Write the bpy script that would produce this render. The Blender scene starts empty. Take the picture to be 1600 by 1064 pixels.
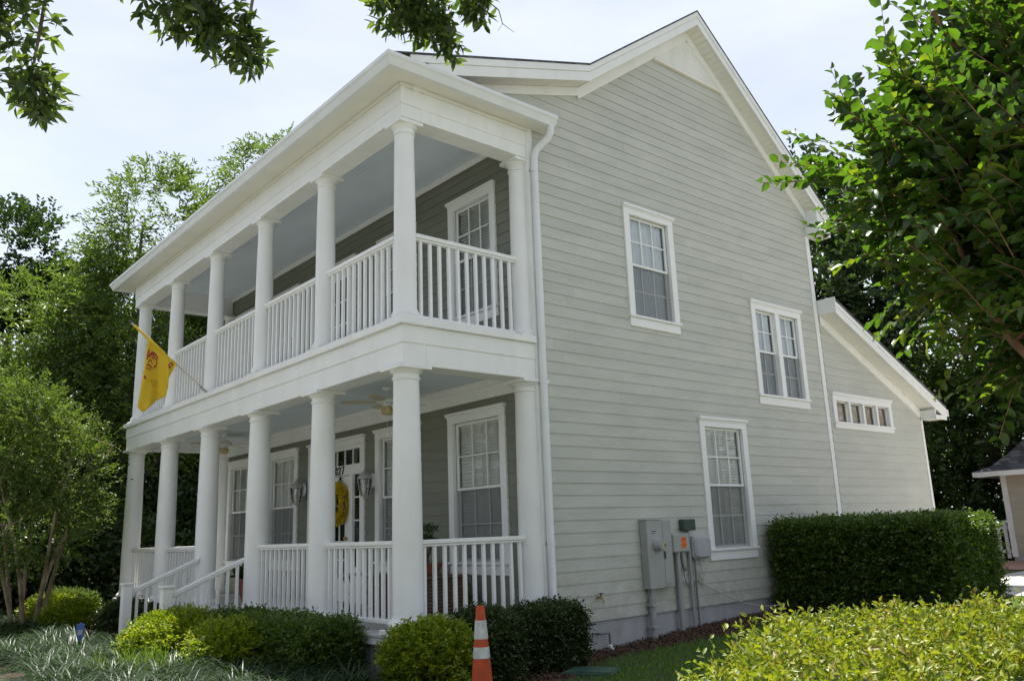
import bpy, bmesh, math, random
import numpy as np
from mathutils import Vector, Matrix, noise as mnoise

random.seed(7)
rng = np.random.default_rng(11)
PI = math.pi
R = math.radians
sc = bpy.context.scene
COL = sc.collection

# ------------------------------------------------------------------ camera
YAW, PIT, ROLL = 0.8603, 0.22512, -0.03784
_f = Vector((-math.cos(PIT) * math.sin(YAW), math.cos(PIT) * math.cos(YAW), math.sin(PIT)))
_r = _f.cross(Vector((0, 0, 1))).normalized()
_u = _r.cross(_f)
_r2 = _r * math.cos(ROLL) + _u * math.sin(ROLL)
_u2 = -_r * math.sin(ROLL) + _u * math.cos(ROLL)
cam = bpy.data.cameras.new('camera')
cam.sensor_width = 36.0
cam.lens = 1298.56 / 1600 * 36
cam.clip_start = 0.05
cam.clip_end = 2000
cam_o = bpy.data.objects.new('camera', cam)
COL.objects.link(cam_o)
m = Matrix((( _r2.x, _u2.x, -_f.x, 7.6038), (_r2.y, _u2.y, -_f.y, -4.9465), (_r2.z, _u2.z, -_f.z, 0.766), (0, 0, 0, 1)))
cam_o.matrix_world = m
sc.camera = cam_o

# ------------------------------------------------------------------ sky and sun
SUN_EL, SUN_AZ = R(68), math.atan2(-0.93, 0.36)
SUN_STRENGTH, SKY_STRENGTH, EXPOSURE = 4.8, 0.09, 1.12
w = bpy.data.worlds.new('World')
sc.world = w
w.use_nodes = True
wn = w.node_tree
sky = wn.nodes.new('ShaderNodeTexSky')
sky.sky_type = 'NISHITA'
sky.sun_disc = False
sky.sun_elevation = SUN_EL
sky.sun_rotation = SUN_AZ
sky.air_density = 1.0
sky.dust_density = 0.55
sky.ozone_density = 1.0
hz = wn.nodes.new('ShaderNodeHueSaturation')       # thin high haze: the sky is paler than a clean blue
hz.inputs['Saturation'].default_value = 0.52
wn.links.new(sky.outputs[0], hz.inputs['Color'])
wb = wn.nodes.new('ShaderNodeMix'); wb.data_type = 'RGBA'; wb.blend_type = 'MULTIPLY'; wb.inputs['Factor'].default_value = 1.0
wb.inputs['B'].default_value = (1.03, 1.003, 0.99, 1)   # daylight-for-shade white balance
cl_n = wn.nodes.new('ShaderNodeTexNoise'); cl_n.inputs['Scale'].default_value = 1.3; cl_n.inputs['Detail'].default_value = 7; cl_n.inputs['Roughness'].default_value = 0.55
cl_m = wn.nodes.new('ShaderNodeMapping'); cl_m.inputs['Scale'].default_value = (1.0, 1.0, 3.0)
cl_t = wn.nodes.new('ShaderNodeTexCoord')
wn.links.new(cl_t.outputs['Generated'], cl_m.inputs['Vector']); wn.links.new(cl_m.outputs[0], cl_n.inputs['Vector'])
cl_r = wn.nodes.new('ShaderNodeValToRGB'); cl_r.color_ramp.elements[0].position = 0.42; cl_r.color_ramp.elements[1].position = 0.78
cl_r.color_ramp.elements[1].color = (0.34, 0.34, 0.34, 1)
wn.links.new(cl_n.outputs['Fac'], cl_r.inputs['Fac'])
cl_x = wn.nodes.new('ShaderNodeMix'); cl_x.data_type = 'RGBA'
wn.links.new(cl_r.outputs['Color'], cl_x.inputs['Factor'])
wn.links.new(hz.outputs[0], cl_x.inputs['A']); cl_x.inputs['B'].default_value = (8.2, 8.6, 8.8, 1)      # thin bright cirrus
wn.links.new(cl_x.outputs['Result'], wb.inputs['A'])
wn.links.new(wb.outputs['Result'], wn.nodes['Background'].inputs[0])
wn.nodes['Background'].inputs[1].default_value = SKY_STRENGTH
sl = bpy.data.lights.new('sun', 'SUN')
sl.energy = SUN_STRENGTH
sl.angle = R(0.53)
sl.color = (1.0, 0.955, 0.88)
sun = bpy.data.objects.new('sun', sl)
COL.objects.link(sun)
SUN_DIR = Vector((math.sin(SUN_AZ) * math.cos(SUN_EL), math.cos(SUN_AZ) * math.cos(SUN_EL), math.sin(SUN_EL)))
sun.rotation_euler = SUN_DIR.to_track_quat('Z', 'Y').to_euler()
sun.location = (-20, 10, 40)
sc.view_settings.view_transform = 'Standard'
sc.view_settings.look = 'None'
sc.view_settings.exposure = EXPOSURE
sc.view_settings.gamma = 1.0
sc.cycles.max_bounces = 10
sc.cycles.transparent_max_bounces = 24
sc.cycles.use_denoising = True

# ------------------------------------------------------------------ helpers
WL = {}                                     # world location of every parent


def link(o):
    COL.objects.link(o)
    return o


def tag(o, label=None, cat=None, group=None, kind=None):
    if label: o['label'] = label
    if cat: o['category'] = cat
    if group: o['group'] = group
    if kind: o['kind'] = kind
    return o


def empty(name, loc, label=None, cat=None, group=None, parent=None):
    o = link(bpy.data.objects.new(name, None))
    o.empty_display_size = 0.1
    if parent is not None:
        o.parent = parent
        o.location = Vector(loc) - WL[parent.name]
    else:
        o.location = loc
    WL[o.name] = Vector(loc)
    return tag(o, label, cat, group)


class MB:
    """collects faces in world coordinates and links them as ONE mesh object"""

    def __init__(s):
        s.v, s.f = [], []

    def add(s, vs, fs):
        n = len(s.v)
        s.v += [tuple(p) for p in vs]
        s.f += [tuple(i + n for i in q) for q in fs]
        return s

    def box(s, x0, x1, y0, y1, z0, z1):
        x0, x1 = min(x0, x1), max(x0, x1); y0, y1 = min(y0, y1), max(y0, y1); z0, z1 = min(z0, z1), max(z0, z1)
        return s.add([(x0, y0, z0), (x1, y0, z0), (x1, y1, z0), (x0, y1, z0), (x0, y0, z1), (x1, y0, z1), (x1, y1, z1), (x0, y1, z1)],
                     [(0, 3, 2, 1), (4, 5, 6, 7), (0, 1, 5, 4), (1, 2, 6, 5), (2, 3, 7, 6), (3, 0, 4, 7)])

    def prism(s, pts, axis, a, b):
        """polygon pts (2-D) pushed along axis from a to b; x -> (y,z), y -> (x,z), z -> (x,y)"""
        def P(p, t):
            return {'x': (t, p[0], p[1]), 'y': (p[0], t, p[1]), 'z': (p[0], p[1], t)}[axis]
        n = len(pts)
        vs = [P(p, a) for p in pts] + [P(p, b) for p in pts]
        fs = [tuple(range(n))[::-1], tuple(range(n, 2 * n))] + [(i, (i + 1) % n, n + (i + 1) % n, n + i) for i in range(n)]
        return s.add(vs, fs)

    def tube(s, path, rad, seg=8, cap=True):
        path = [Vector(p) for p in path]
        if not hasattr(rad, '__len__'): rad = [rad] * len(path)
        n = len(path)
        ref = None
        rings = []
        for i, p in enumerate(path):
            t = (path[min(i + 1, n - 1)] - path[max(i - 1, 0)])
            t = t.normalized() if t.length > 1e-9 else Vector((0, 0, 1))
            if ref is None:
                ref = t.orthogonal().normalized()
            ref = (ref - t * ref.dot(t))
            ref = ref.normalized() if ref.length > 1e-6 else t.orthogonal().normalized()
            b = t.cross(ref)
            rings.append([p + (ref * math.cos(2 * PI * k / seg) + b * math.sin(2 * PI * k / seg)) * rad[i] for k in range(seg)])
        vs = [q for r_ in rings for q in r_]
        fs = [(i * seg + k, i * seg + (k + 1) % seg, (i + 1) * seg + (k + 1) % seg, (i + 1) * seg + k) for i in range(n - 1) for k in range(seg)]
        if cap:
            fs += [tuple(range(seg))[::-1], tuple(range((n - 1) * seg, n * seg))]
        return s.add(vs, fs)

    def lathe(s, prof, cx, cy, seg=28, a0=0, a1=2 * PI):
        full = abs(a1 - a0 - 2 * PI) < 1e-6
        k = seg if full else seg + 1
        vs = [(cx + r_ * math.cos(a0 + (a1 - a0) * j / seg), cy + r_ * math.sin(a0 + (a1 - a0) * j / seg), z) for r_, z in prof for j in range(k)]
        fs = []
        for i in range(len(prof) - 1):
            for j in range(seg):
                j2 = (j + 1) % k
                fs.append((i * k + j, i * k + j2, (i + 1) * k + j2, (i + 1) * k + j))
        fs += [tuple(range(k))[::-1], tuple(range((len(prof) - 1) * k, len(prof) * k))]
        return s.add(vs, fs)

    def quad(s, *pts):
        return s.add(pts, [tuple(range(len(pts)))])

    def build(s, name, mat, parent=None, bevel=0, smooth=None, recalc=True, origin=None):
        me = bpy.data.meshes.new(name)
        off = WL[parent.name] if parent is not None else Vector((0, 0, 0))
        org = Vector(origin) if origin is not None else (off if parent is not None else Vector((0, 0, 0)))
        me.from_pydata([(p[0] - org.x, p[1] - org.y, p[2] - org.z) for p in s.v], [], s.f)
        if recalc:
            bm = bmesh.new(); bm.from_mesh(me)
            bmesh.ops.recalc_face_normals(bm, faces=bm.faces)
            bm.to_mesh(me); bm.free()
        if smooth is not None:
            me.polygons.foreach_set('use_smooth', [True] * len(me.polygons))
            me.set_sharp_from_angle(angle=R(smooth))
        me.materials.append(mat)
        o = link(bpy.data.objects.new(name, me))
        if parent is not None:
            o.parent = parent
        o.location = org - off
        WL[o.name] = org
        if bevel:
            b = o.modifiers.new('bevel', 'BEVEL'); b.width = bevel; b.segments = 1; b.limit_method = 'ANGLE'; b.angle_limit = R(50)
        return o


def copy_tree(o, parent=None, delta=None):
    c = o.copy(); COL.objects.link(c)
    WL[c.name] = WL.get(o.name, Vector((0, 0, 0))) + (delta or Vector((0, 0, 0)))
    if parent is not None: c.parent = parent
    elif delta is not None: c.location = o.location + delta
    for ch in list(o.children): copy_tree(ch, c, delta)
    return c


# ------------------------------------------------------------------ materials
def new_mat(name):
    mt = bpy.data.materials.new(name); mt.use_nodes = True
    nt = mt.node_tree
    return mt, nt, nt.nodes['Principled BSDF'], nt.nodes['Material Output']


def N(nt, t, **kw):
    n = nt.nodes.new(t)
    for k, v in kw.items():
        if k in n.inputs.keys() if isinstance(k, str) else False: n.inputs[k].default_value = v
        else: setattr(n, k, v)
    return n


def ramp(nt, cols, pos=None):
    r_ = nt.nodes.new('ShaderNodeValToRGB')
    cr = r_.color_ramp
    pos = pos or [i / (len(cols) - 1) for i in range(len(cols))]
    while len(cr.elements) < len(cols): cr.elements.new(0.5)
    for e, c, p in zip(cr.elements, cols, pos):
        e.position = p; e.color = (*c, 1)
    return r_


def mat(name, col, rough=0.5, var=0.08, scale=3.0, bump=0.0, bscale=40.0, metal=0.0, stretch=(1, 1, 1), dirt=0.0, dirt_col=(0.25, 0.24, 0.2)):
    mt, nt, bs, out = new_mat(name)
    geo = nt.nodes.new('ShaderNodeNewGeometry')
    mp = nt.nodes.new('ShaderNodeMapping'); mp.inputs['Scale'].default_value = stretch
    nt.links.new(geo.outputs['Position'], mp.inputs['Vector'])
    nz = nt.nodes.new('ShaderNodeTexNoise'); nz.inputs['Scale'].default_value = scale; nz.inputs['Detail'].default_value = 6
    nt.links.new(mp.outputs[0], nz.inputs['Vector'])
    a = tuple(max(0, c * (1 - var)) for c in col); b = tuple(min(1, c * (1 + var)) for c in col)
    rp = ramp(nt, [a, b], [0.35, 0.65])
    nt.links.new(nz.outputs['Fac'], rp.inputs['Fac'])
    src = rp.outputs['Color']
    if dirt:
        n2 = nt.nodes.new('ShaderNodeTexNoise'); n2.inputs['Scale'].default_value = 1.3; n2.inputs['Detail'].default_value = 9; n2.inputs['Roughness'].default_value = 0.7
        mp2 = nt.nodes.new('ShaderNodeMapping'); mp2.inputs['Scale'].default_value = (2.2, 2.2, 0.7)
        nt.links.new(geo.outputs['Position'], mp2.inputs['Vector']); nt.links.new(mp2.outputs[0], n2.inputs['Vector'])
        r2 = ramp(nt, [(0, 0, 0), (dirt,) * 3], [0.5, 0.75])
        nt.links.new(n2.outputs['Fac'], r2.inputs['Fac'])
        mx = nt.nodes.new('ShaderNodeMix'); mx.data_type = 'RGBA'
        nt.links.new(r2.outputs['Color'], mx.inputs['Factor']); nt.links.new(src, mx.inputs['A']); mx.inputs['B'].default_value = (*dirt_col, 1)
        src = mx.outputs['Result']
    nt.links.new(src, bs.inputs['Base Color'])
    bs.inputs['Roughness'].default_value = rough
    bs.inputs['Metallic'].default_value = metal
    if bump:
        n3 = nt.nodes.new('ShaderNodeTexNoise'); n3.inputs['Scale'].default_value = bscale; n3.inputs['Detail'].default_value = 4
        nt.links.new(mp.outputs[0], n3.inputs['Vector'])
        bp = nt.nodes.new('ShaderNodeBump'); bp.inputs['Strength'].default_value = bump; bp.inputs['Distance'].default_value = 0.02
        nt.links.new(n3.outputs['Fac'], bp.inputs['Height']); nt.links.new(bp.outputs['Normal'], bs.inputs['Normal'])
    return mt


E_SID, Z_SID = 0.1536, -0.358


def siding_mat(name, col):
    mt, nt, bs, out = new_mat(name)
    geo = nt.nodes.new('ShaderNodeNewGeometry')
    sp = nt.nodes.new('ShaderNodeSeparateXYZ'); nt.links.new(geo.outputs['Position'], sp.inputs[0])
    a = N(nt, 'ShaderNodeMath', operation='SUBTRACT'); nt.links.new(sp.outputs['Z'], a.inputs[0]); a.inputs[1].default_value = Z_SID - 0.001
    d = N(nt, 'ShaderNodeMath', operation='DIVIDE'); nt.links.new(a.outputs[0], d.inputs[0]); d.inputs[1].default_value = E_SID
    fl = N(nt, 'ShaderNodeMath', operation='FLOOR'); nt.links.new(d.outputs[0], fl.inputs[0])
    # planks about 3.6 m long, each with its own faint tint
    xy = N(nt, 'ShaderNodeMath', operation='ADD'); nt.links.new(sp.outputs['X'], xy.inputs[0]); nt.links.new(sp.outputs['Y'], xy.inputs[1])
    wn1 = nt.nodes.new('ShaderNodeTexWhiteNoise'); wn1.noise_dimensions = '1D'; nt.links.new(fl.outputs[0], wn1.inputs['W'])
    sh = N(nt, 'ShaderNodeMath', operation='MULTIPLY_ADD'); nt.links.new(wn1.outputs['Value'], sh.inputs[0]); sh.inputs[1].default_value = 3.6; nt.links.new(xy.outputs[0], sh.inputs[2])
    dv = N(nt, 'ShaderNodeMath', operation='DIVIDE'); nt.links.new(sh.outputs[0], dv.inputs[0]); dv.inputs[1].default_value = 3.6
    fl2 = N(nt, 'ShaderNodeMath', operation='FLOOR'); nt.links.new(dv.outputs[0], fl2.inputs[0])
    fr = N(nt, 'ShaderNodeMath', operation='FRACT'); nt.links.new(dv.outputs[0], fr.inputs[0])
    cb = nt.nodes.new('ShaderNodeCombineXYZ'); nt.links.new(fl.outputs[0], cb.inputs[0]); nt.links.new(fl2.outputs[0], cb.inputs[1])
    wn2 = nt.nodes.new('ShaderNodeTexWhiteNoise'); wn2.noise_dimensions = '3D'; nt.links.new(cb.outputs[0], wn2.inputs['Vector'])
    rp = ramp(nt, [tuple(c * 0.955 for c in col), tuple(c * 1.03 for c in col)])
    nt.links.new(wn2.outputs['Value'], rp.inputs['Fac'])
    # weathering, long along the boards
    mp = nt.nodes.new('ShaderNodeMapping'); mp.inputs['Scale'].default_value = (0.6, 0.6, 2.5)
    nt.links.new(geo.outputs['Position'], mp.inputs['Vector'])
    nz = nt.nodes.new('ShaderNodeTexNoise'); nz.inputs['Scale'].default_value = 2.0; nz.inputs['Detail'].default_value = 8; nz.inputs['Roughness'].default_value = 0.65
    nt.links.new(mp.outputs[0], nz.inputs['Vector'])
    r2 = ramp(nt, [(0.88, 0.885, 0.87), (1.05, 1.045, 1.04)], [0.3, 0.7])
    nt.links.new(nz.outputs['Fac'], r2.inputs['Fac'])
    mx = nt.nodes.new('ShaderNodeMix'); mx.data_type = 'RGBA'; mx.blend_type = 'MULTIPLY'; mx.inputs['Factor'].default_value = 1
    nt.links.new(rp.outputs['Color'], mx.inputs['A']); nt.links.new(r2.outputs['Color'], mx.inputs['B'])
    # soil splashed up the lowest boards, in blotches
    zl = nt.nodes.new('ShaderNodeMapRange'); zl.inputs['From Min'].default_value = -0.36; zl.inputs['From Max'].default_value = 0.75; zl.inputs['To Min'].default_value = 0.75; zl.inputs['To Max'].default_value = 0.0
    nt.links.new(sp.outputs['Z'], zl.inputs['Value'])
    nd = nt.nodes.new('ShaderNodeTexNoise'); nd.inputs['Scale'].default_value = 5; nd.inputs['Detail'].default_value = 9; nd.inputs['Roughness'].default_value = 0.75
    nt.links.new(geo.outputs['Position'], nd.inputs['Vector'])
    rd = ramp(nt, [(0, 0, 0), (1, 1, 1)], [0.42, 0.72]); nt.links.new(nd.outputs['Fac'], rd.inputs['Fac'])
    md_ = N(nt, 'ShaderNodeMath', operation='MULTIPLY'); nt.links.new(zl.outputs['Result'], md_.inputs[0]); nt.links.new(rd.outputs['Color'], md_.inputs[1])
    mdx = nt.nodes.new('ShaderNodeMix'); mdx.data_type = 'RGBA'
    nt.links.new(md_.outputs[0], mdx.inputs['Factor']); nt.links.new(mx.outputs['Result'], mdx.inputs['A']); mdx.inputs['B'].default_value = (0.30, 0.27, 0.19, 1)
    mx = mdx
    # butt joints: hairlines where two planks meet
    lt = N(nt, 'ShaderNodeMath', operation='LESS_THAN'); nt.links.new(fr.outputs[0], lt.inputs[0]); lt.inputs[1].default_value = 0.0012
    mj = nt.nodes.new('ShaderNodeMix'); mj.data_type = 'RGBA'
    ml = N(nt, 'ShaderNodeMath', operation='MULTIPLY'); nt.links.new(lt.outputs[0], ml.inputs[0]); ml.inputs[1].default_value = 0.45
    nt.links.new(ml.outputs[0], mj.inputs['Factor']); nt.links.new(mx.outputs['Result'], mj.inputs['A']); mj.inputs['B'].default_value = (0.12, 0.12, 0.1, 1)
    nt.links.new(mj.outputs['Result'], bs.inputs['Base Color'])
    # wood-grain emboss
    mp2 = nt.nodes.new('ShaderNodeMapping'); mp2.inputs['Scale'].default_value = (3, 3, 60)
    nt.links.new(geo.outputs['Position'], mp2.inputs['Vector'])
    n3 = nt.nodes.new('ShaderNodeTexNoise'); n3.inputs['Scale'].default_value = 3; n3.inputs['Detail'].default_value = 3
    nt.links.new(mp2.outputs[0], n3.inputs['Vector'])
    bp = nt.nodes.new('ShaderNodeBump'); bp.inputs['Strength'].default_value = 0.12; bp.inputs['Distance'].default_value = 0.004
    nt.links.new(n3.outputs['Fac'], bp.inputs['Height']); nt.links.new(bp.outputs['Normal'], bs.inputs['Normal'])
    bs.inputs['Roughness'].default_value = 0.55
    return mt


def leaf_mat(name, cols, trans=0.35, tcol=None, rough=0.42, spec=0.5):
    mt, nt, bs, out = new_mat(name)
    at = nt.nodes.new('ShaderNodeAttribute'); at.attribute_name = 'rnd'
    rp = ramp(nt, cols); nt.links.new(at.outputs['Fac'], rp.inputs['Fac'])
    nt.links.new(rp.outputs['Color'], bs.inputs['Base Color'])
    bs.inputs['Roughness'].default_value = rough
    bs.inputs['Specular IOR Level'].default_value = spec
    tr = nt.nodes.new('ShaderNodeBsdfTranslucent')
    hs = nt.nodes.new('ShaderNodeMix'); hs.data_type = 'RGBA'; hs.blend_type = 'MULTIPLY'; hs.inputs['Factor'].default_value = 1
    nt.links.new(rp.outputs['Color'], hs.inputs['A']); hs.inputs['B'].default_value = (*(tcol or (2.6, 2.4, 0.9)), 1)
    nt.links.new(hs.outputs['Result'], tr.inputs['Color'])
    mx = nt.nodes.new('ShaderNodeMixShader'); mx.inputs[0].default_value = trans
    nt.links.new(bs.outputs[0], mx.inputs[1]); nt.links.new(tr.outputs[0], mx.inputs[2]); nt.links.new(mx.outputs[0], out.inputs['Surface'])
    return mt


def glass_mat(name, tint=(0.9, 0.94, 0.95), boost=1.0):
    mt, nt, bs, out = new_mat(name)
    nt.nodes.remove(bs)
    tr = nt.nodes.new('ShaderNodeBsdfTransparent'); tr.inputs[0].default_value = (*tint, 1)
    gl = nt.nodes.new('ShaderNodeBsdfGlossy'); gl.inputs['Roughness'].default_value = 0.02
    geo = nt.nodes.new('ShaderNodeNewGeometry')
    nz = nt.nodes.new('ShaderNodeTexNoise'); nz.inputs['Scale'].default_value = 1.6
    nt.links.new(geo.outputs['Position'], nz.inputs['Vector'])
    bp = nt.nodes.new('ShaderNodeBump'); bp.inputs['Strength'].default_value = 0.03; bp.inputs['Distance'].default_value = 0.05
    nt.links.new(nz.outputs['Fac'], bp.inputs['Height']); nt.links.new(bp.outputs['Normal'], gl.inputs['Normal'])
    fr = nt.nodes.new('ShaderNodeFresnel'); fr.inputs[0].default_value = 1.5
    ml = N(nt, 'ShaderNodeMath', operation='MULTIPLY'); ml.use_clamp = True; nt.links.new(fr.outputs[0], ml.inputs[0]); ml.inputs[1].default_value = 1.25 * boost
    mx = nt.nodes.new('ShaderNodeMixShader')
    nt.links.new(ml.outputs[0], mx.inputs[0]); nt.links.new(tr.outputs[0], mx.inputs[1]); nt.links.new(gl.outputs[0], mx.inputs[2])
    nt.links.new(mx.outputs[0], out.inputs['Surface'])
    return mt


def screen_mat():
    mt, nt, bs, out = new_mat('insect_screen')
    tr = nt.nodes.new('ShaderNodeBsdfTransparent')
    bs.inputs['Base Color'].default_value = (0.10, 0.105, 0.11, 1); bs.inputs['Roughness'].default_value = 0.8
    mx = nt.nodes.new('ShaderNodeMixShader'); mx.inputs[0].default_value = 0.36
    nt.links.new(tr.outputs[0], mx.inputs[1]); nt.links.new(bs.outputs[0], mx.inputs[2]); nt.links.new(mx.outputs[0], out.inputs['Surface'])
    return mt


def bark_mat(name, a, b, scale=14):
    mt, nt, bs, out = new_mat(name)
    geo = nt.nodes.new('ShaderNodeNewGeometry')
    mp = nt.nodes.new('ShaderNodeMapping'); mp.inputs['Scale'].default_value = (1, 1, 0.25)
    nt.links.new(geo.outputs['Position'], mp.inputs['Vector'])
    nz = nt.nodes.new('ShaderNodeTexNoise'); nz.inputs['Scale'].default_value = scale; nz.inputs['Detail'].default_value = 8
    nt.links.new(mp.outputs[0], nz.inputs['Vector'])
    rp = ramp(nt, [a, b], [0.35, 0.68]); nt.links.new(nz.outputs['Fac'], rp.inputs['Fac'])
    nt.links.new(rp.outputs['Color'], bs.inputs['Base Color']); bs.inputs['Roughness'].default_value = 0.85
    bp = nt.nodes.new('ShaderNodeBump'); bp.inputs['Strength'].default_value = 0.5; bp.inputs['Distance'].default_value = 0.02
    nt.links.new(nz.outputs['Fac'], bp.inputs['Height']); nt.links.new(bp.outputs['Normal'], bs.inputs['Normal'])
    return mt


def shingle_mat(name, col=(0.075, 0.075, 0.08)):
    mt, nt, bs, out = new_mat(name)
    geo = nt.nodes.new('ShaderNodeNewGeometry')
    sp = nt.nodes.new('ShaderNodeSeparateXYZ'); nt.links.new(geo.outputs['Position'], sp.inputs[0])
    row = N(nt, 'ShaderNodeMath', operation='DIVIDE'); nt.links.new(sp.outputs['Z'], row.inputs[0]); row.inputs[1].default_value = 0.1
    rf = N(nt, 'ShaderNodeMath', operation='FLOOR'); nt.links.new(row.outputs[0], rf.inputs[0])
    rr = N(nt, 'ShaderNodeMath', operation='FRACT'); nt.links.new(row.outputs[0], rr.inputs[0])
    xy = N(nt, 'ShaderNodeMath', operation='ADD'); nt.links.new(sp.outputs['X'], xy.inputs[0]); nt.links.new(sp.outputs['Y'], xy.inputs[1])
    off = N(nt, 'ShaderNodeMath', operation='MULTIPLY_ADD'); nt.links.new(rf.outputs[0], off.inputs[0]); off.inputs[1].default_value = 0.137; nt.links.new(xy.outputs[0], off.inputs[2])
    cl = N(nt, 'ShaderNodeMath', operation='DIVIDE'); nt.links.new(off.outputs[0], cl.inputs[0]); cl.inputs[1].default_value = 0.24
    cf = N(nt, 'ShaderNodeMath', operation='FLOOR'); nt.links.new(cl.outputs[0], cf.inputs[0])
    cb = nt.nodes.new('ShaderNodeCombineXYZ'); nt.links.new(rf.outputs[0], cb.inputs[0]); nt.links.new(cf.outputs[0], cb.inputs[1])
    wn_ = nt.nodes.new('ShaderNodeTexWhiteNoise'); nt.links.new(cb.outputs[0], wn_.inputs['Vector'])
    rp = ramp(nt, [tuple(c * 0.6 for c in col), col, tuple(c * 1.7 for c in col)]); nt.links.new(wn_.outputs['Value'], rp.inputs['Fac'])
    lt = N(nt, 'ShaderNodeMath', operation='LESS_THAN'); nt.links.new(rr.outputs[0], lt.inputs[0]); lt.inputs[1].default_value = 0.12
    mx = nt.nodes.new('ShaderNodeMix'); mx.data_type = 'RGBA'
    nt.links.new(lt.outputs[0], mx.inputs['Factor']); nt.links.new(rp.outputs['Color'], mx.inputs['A']); mx.inputs['B'].default_value = (0.025, 0.025, 0.027, 1)
    nt.links.new(mx.outputs['Result'], bs.inputs['Base Color']); bs.inputs['Roughness'].default_value = 0.9
    return mt


def brick_mat(name):
    mt, nt, bs, out = new_mat(name)
    geo = nt.nodes.new('ShaderNodeNewGeometry')
    br = nt.nodes.new('ShaderNodeTexBrick')
    br.inputs['Color1'].default_value = (0.36, 0.17, 0.12, 1); br.inputs['Color2'].default_value = (0.48, 0.27, 0.2, 1); br.inputs['Mortar'].default_value = (0.4, 0.36, 0.32, 1)
    br.inputs['Scale'].default_value = 4.5; br.inputs['Mortar Size'].default_value = 0.015
    nt.links.new(geo.outputs['Position'], br.inputs['Vector']); nt.links.new(br.outputs['Color'], bs.inputs['Base Color'])
    bs.inputs['Roughness'].default_value = 0.85
    return mt


M = {}
M['white'] = mat('white_paint', (0.83, 0.83, 0.815), 0.42, 0.025, 2.0, 0.05, 25, dirt=0.22, dirt_col=(0.5, 0.48, 0.42))
M['white_clean'] = mat('white_vinyl', (0.84, 0.84, 0.83), 0.35, 0.015, 4)
M['soffit'] = mat('soffit_paint', (0.78, 0.76, 0.70), 0.5, 0.03, 2.0, dirt=0.12, dirt_col=(0.45, 0.4, 0.3))
M['alu'] = mat('gutter_enamel', (0.76, 0.77, 0.78), 0.35, 0.03, 3, dirt=0.10, dirt_col=(0.45, 0.45, 0.43))
M['ceiling'] = mat('pale_blue_paint', (0.66, 0.73, 0.79), 0.5, 0.03, 1.5)
M['siding'] = siding_mat('sage_siding', (0.528, 0.53, 0.482))
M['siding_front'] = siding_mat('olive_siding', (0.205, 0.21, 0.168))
M['garage_siding'] = siding_mat('tan_siding', (0.47, 0.44, 0.36))
M['foundation'] = mat('painted_concrete', (0.40, 0.40, 0.41), 0.8, 0.08, 5, 0.25, 60, dirt=0.35, dirt_col=(0.2, 0.18, 0.15))
M['shingle'] = shingle_mat('grey_shingles')
M['shingle_garage'] = shingle_mat('garage_shingles', (0.12, 0.12, 0.13))
M['dark_room'] = mat('dark_interior', (0.035, 0.035, 0.04), 0.9, 0.1)
M['reveal_grey'] = mat('pale_window_lining', (0.75, 0.75, 0.73), 0.7, 0.05)
M['glass'] = glass_mat('window_glass', (0.97, 0.985, 0.985))
M['lamp_glass'] = glass_mat('clear_lamp_glass', (0.95, 0.96, 0.96), 1.2)
M['screen'] = screen_mat()
M['blind'] = mat('white_blind', (0.90, 0.90, 0.87), 0.5, 0.04, 6)
M['curtain'] = mat('sheer_curtain', (0.80, 0.84, 0.88), 0.7, 0.05, 4)
M['brown_blind'] = mat('tan_roman_shade', (0.66, 0.54, 0.44), 0.8, 0.12, 14, stretch=(1, 1, 4))
M['deck'] = mat('porch_floor_paint', (0.45, 0.45, 0.44), 0.5, 0.06, 4)
M['metal_grey'] = mat('grey_enamel_metal', (0.36, 0.37, 0.35), 0.5, 0.06, 6, dirt=0.2)
M['metal_dark'] = mat('dark_metal', (0.05, 0.05, 0.05), 0.45, 0.1)
M['pvc'] = mat('grey_pvc', (0.33, 0.34, 0.34), 0.5, 0.06, 9, dirt=0.25)
M['pvc_dark'] = mat('dark_pvc', (0.16, 0.17, 0.17), 0.5, 0.06, 9)
M['green_box'] = mat('dark_green_plastic', (0.035, 0.065, 0.055), 0.5, 0.08)
M['pale_box'] = mat('pale_grey_plastic', (0.40, 0.40, 0.42), 0.55, 0.05, 8)
M['orange'] = mat('orange_sticker', (0.75, 0.17, 0.03), 0.6, 0.05)
M['cone'] = mat('orange_rubber', (0.52, 0.075, 0.02), 0.6, 0.12, 9, dirt=0.3, dirt_col=(0.2, 0.06, 0.03))
M['reflective'] = mat('scuffed_reflective_sleeve', (0.62, 0.62, 0.60), 0.35, 0.16, 14, dirt=0.85, dirt_col=(0.27, 0.25, 0.23))
M['brass'] = mat('brass', (0.45, 0.32, 0.14), 0.4, 0.1, 9, metal=0.7)
M['flag'] = mat('yellow_flag_cloth', (0.70, 0.47, 0.02), 0.75, 0.04, 8, 0.1, 200)
M['flag_red'] = mat('crimson_print', (0.34, 0.03, 0.03), 0.75, 0.05)
M['flag_faint'] = mat('faded_print', (0.50, 0.31, 0.02), 0.75, 0.05)
M['lantern'] = mat('weathered_pewter', (0.42, 0.42, 0.41), 0.4, 0.12, 20, metal=0.3)
M['pole'] = mat('pale_wood_pole', (0.60, 0.55, 0.45), 0.5, 0.08)
M['wicker'] = mat('brown_wicker', (0.13, 0.08, 0.05), 0.7, 0.35, 30, 0.4, 60, stretch=(1, 1, 3))
M['terracotta'] = mat('terracotta', (0.33, 0.12, 0.07), 0.8, 0.12, 9)
M['stone_pot'] = mat('stone_planter', (0.30, 0.29, 0.27), 0.85, 0.15, 12)
M['teal_glass'] = mat('frosted_teal_glass', (0.30, 0.42, 0.44), 0.2, 0.05)
M['numbers'] = mat('black_numerals', (0.03, 0.03, 0.035), 0.4, 0.05)
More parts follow.
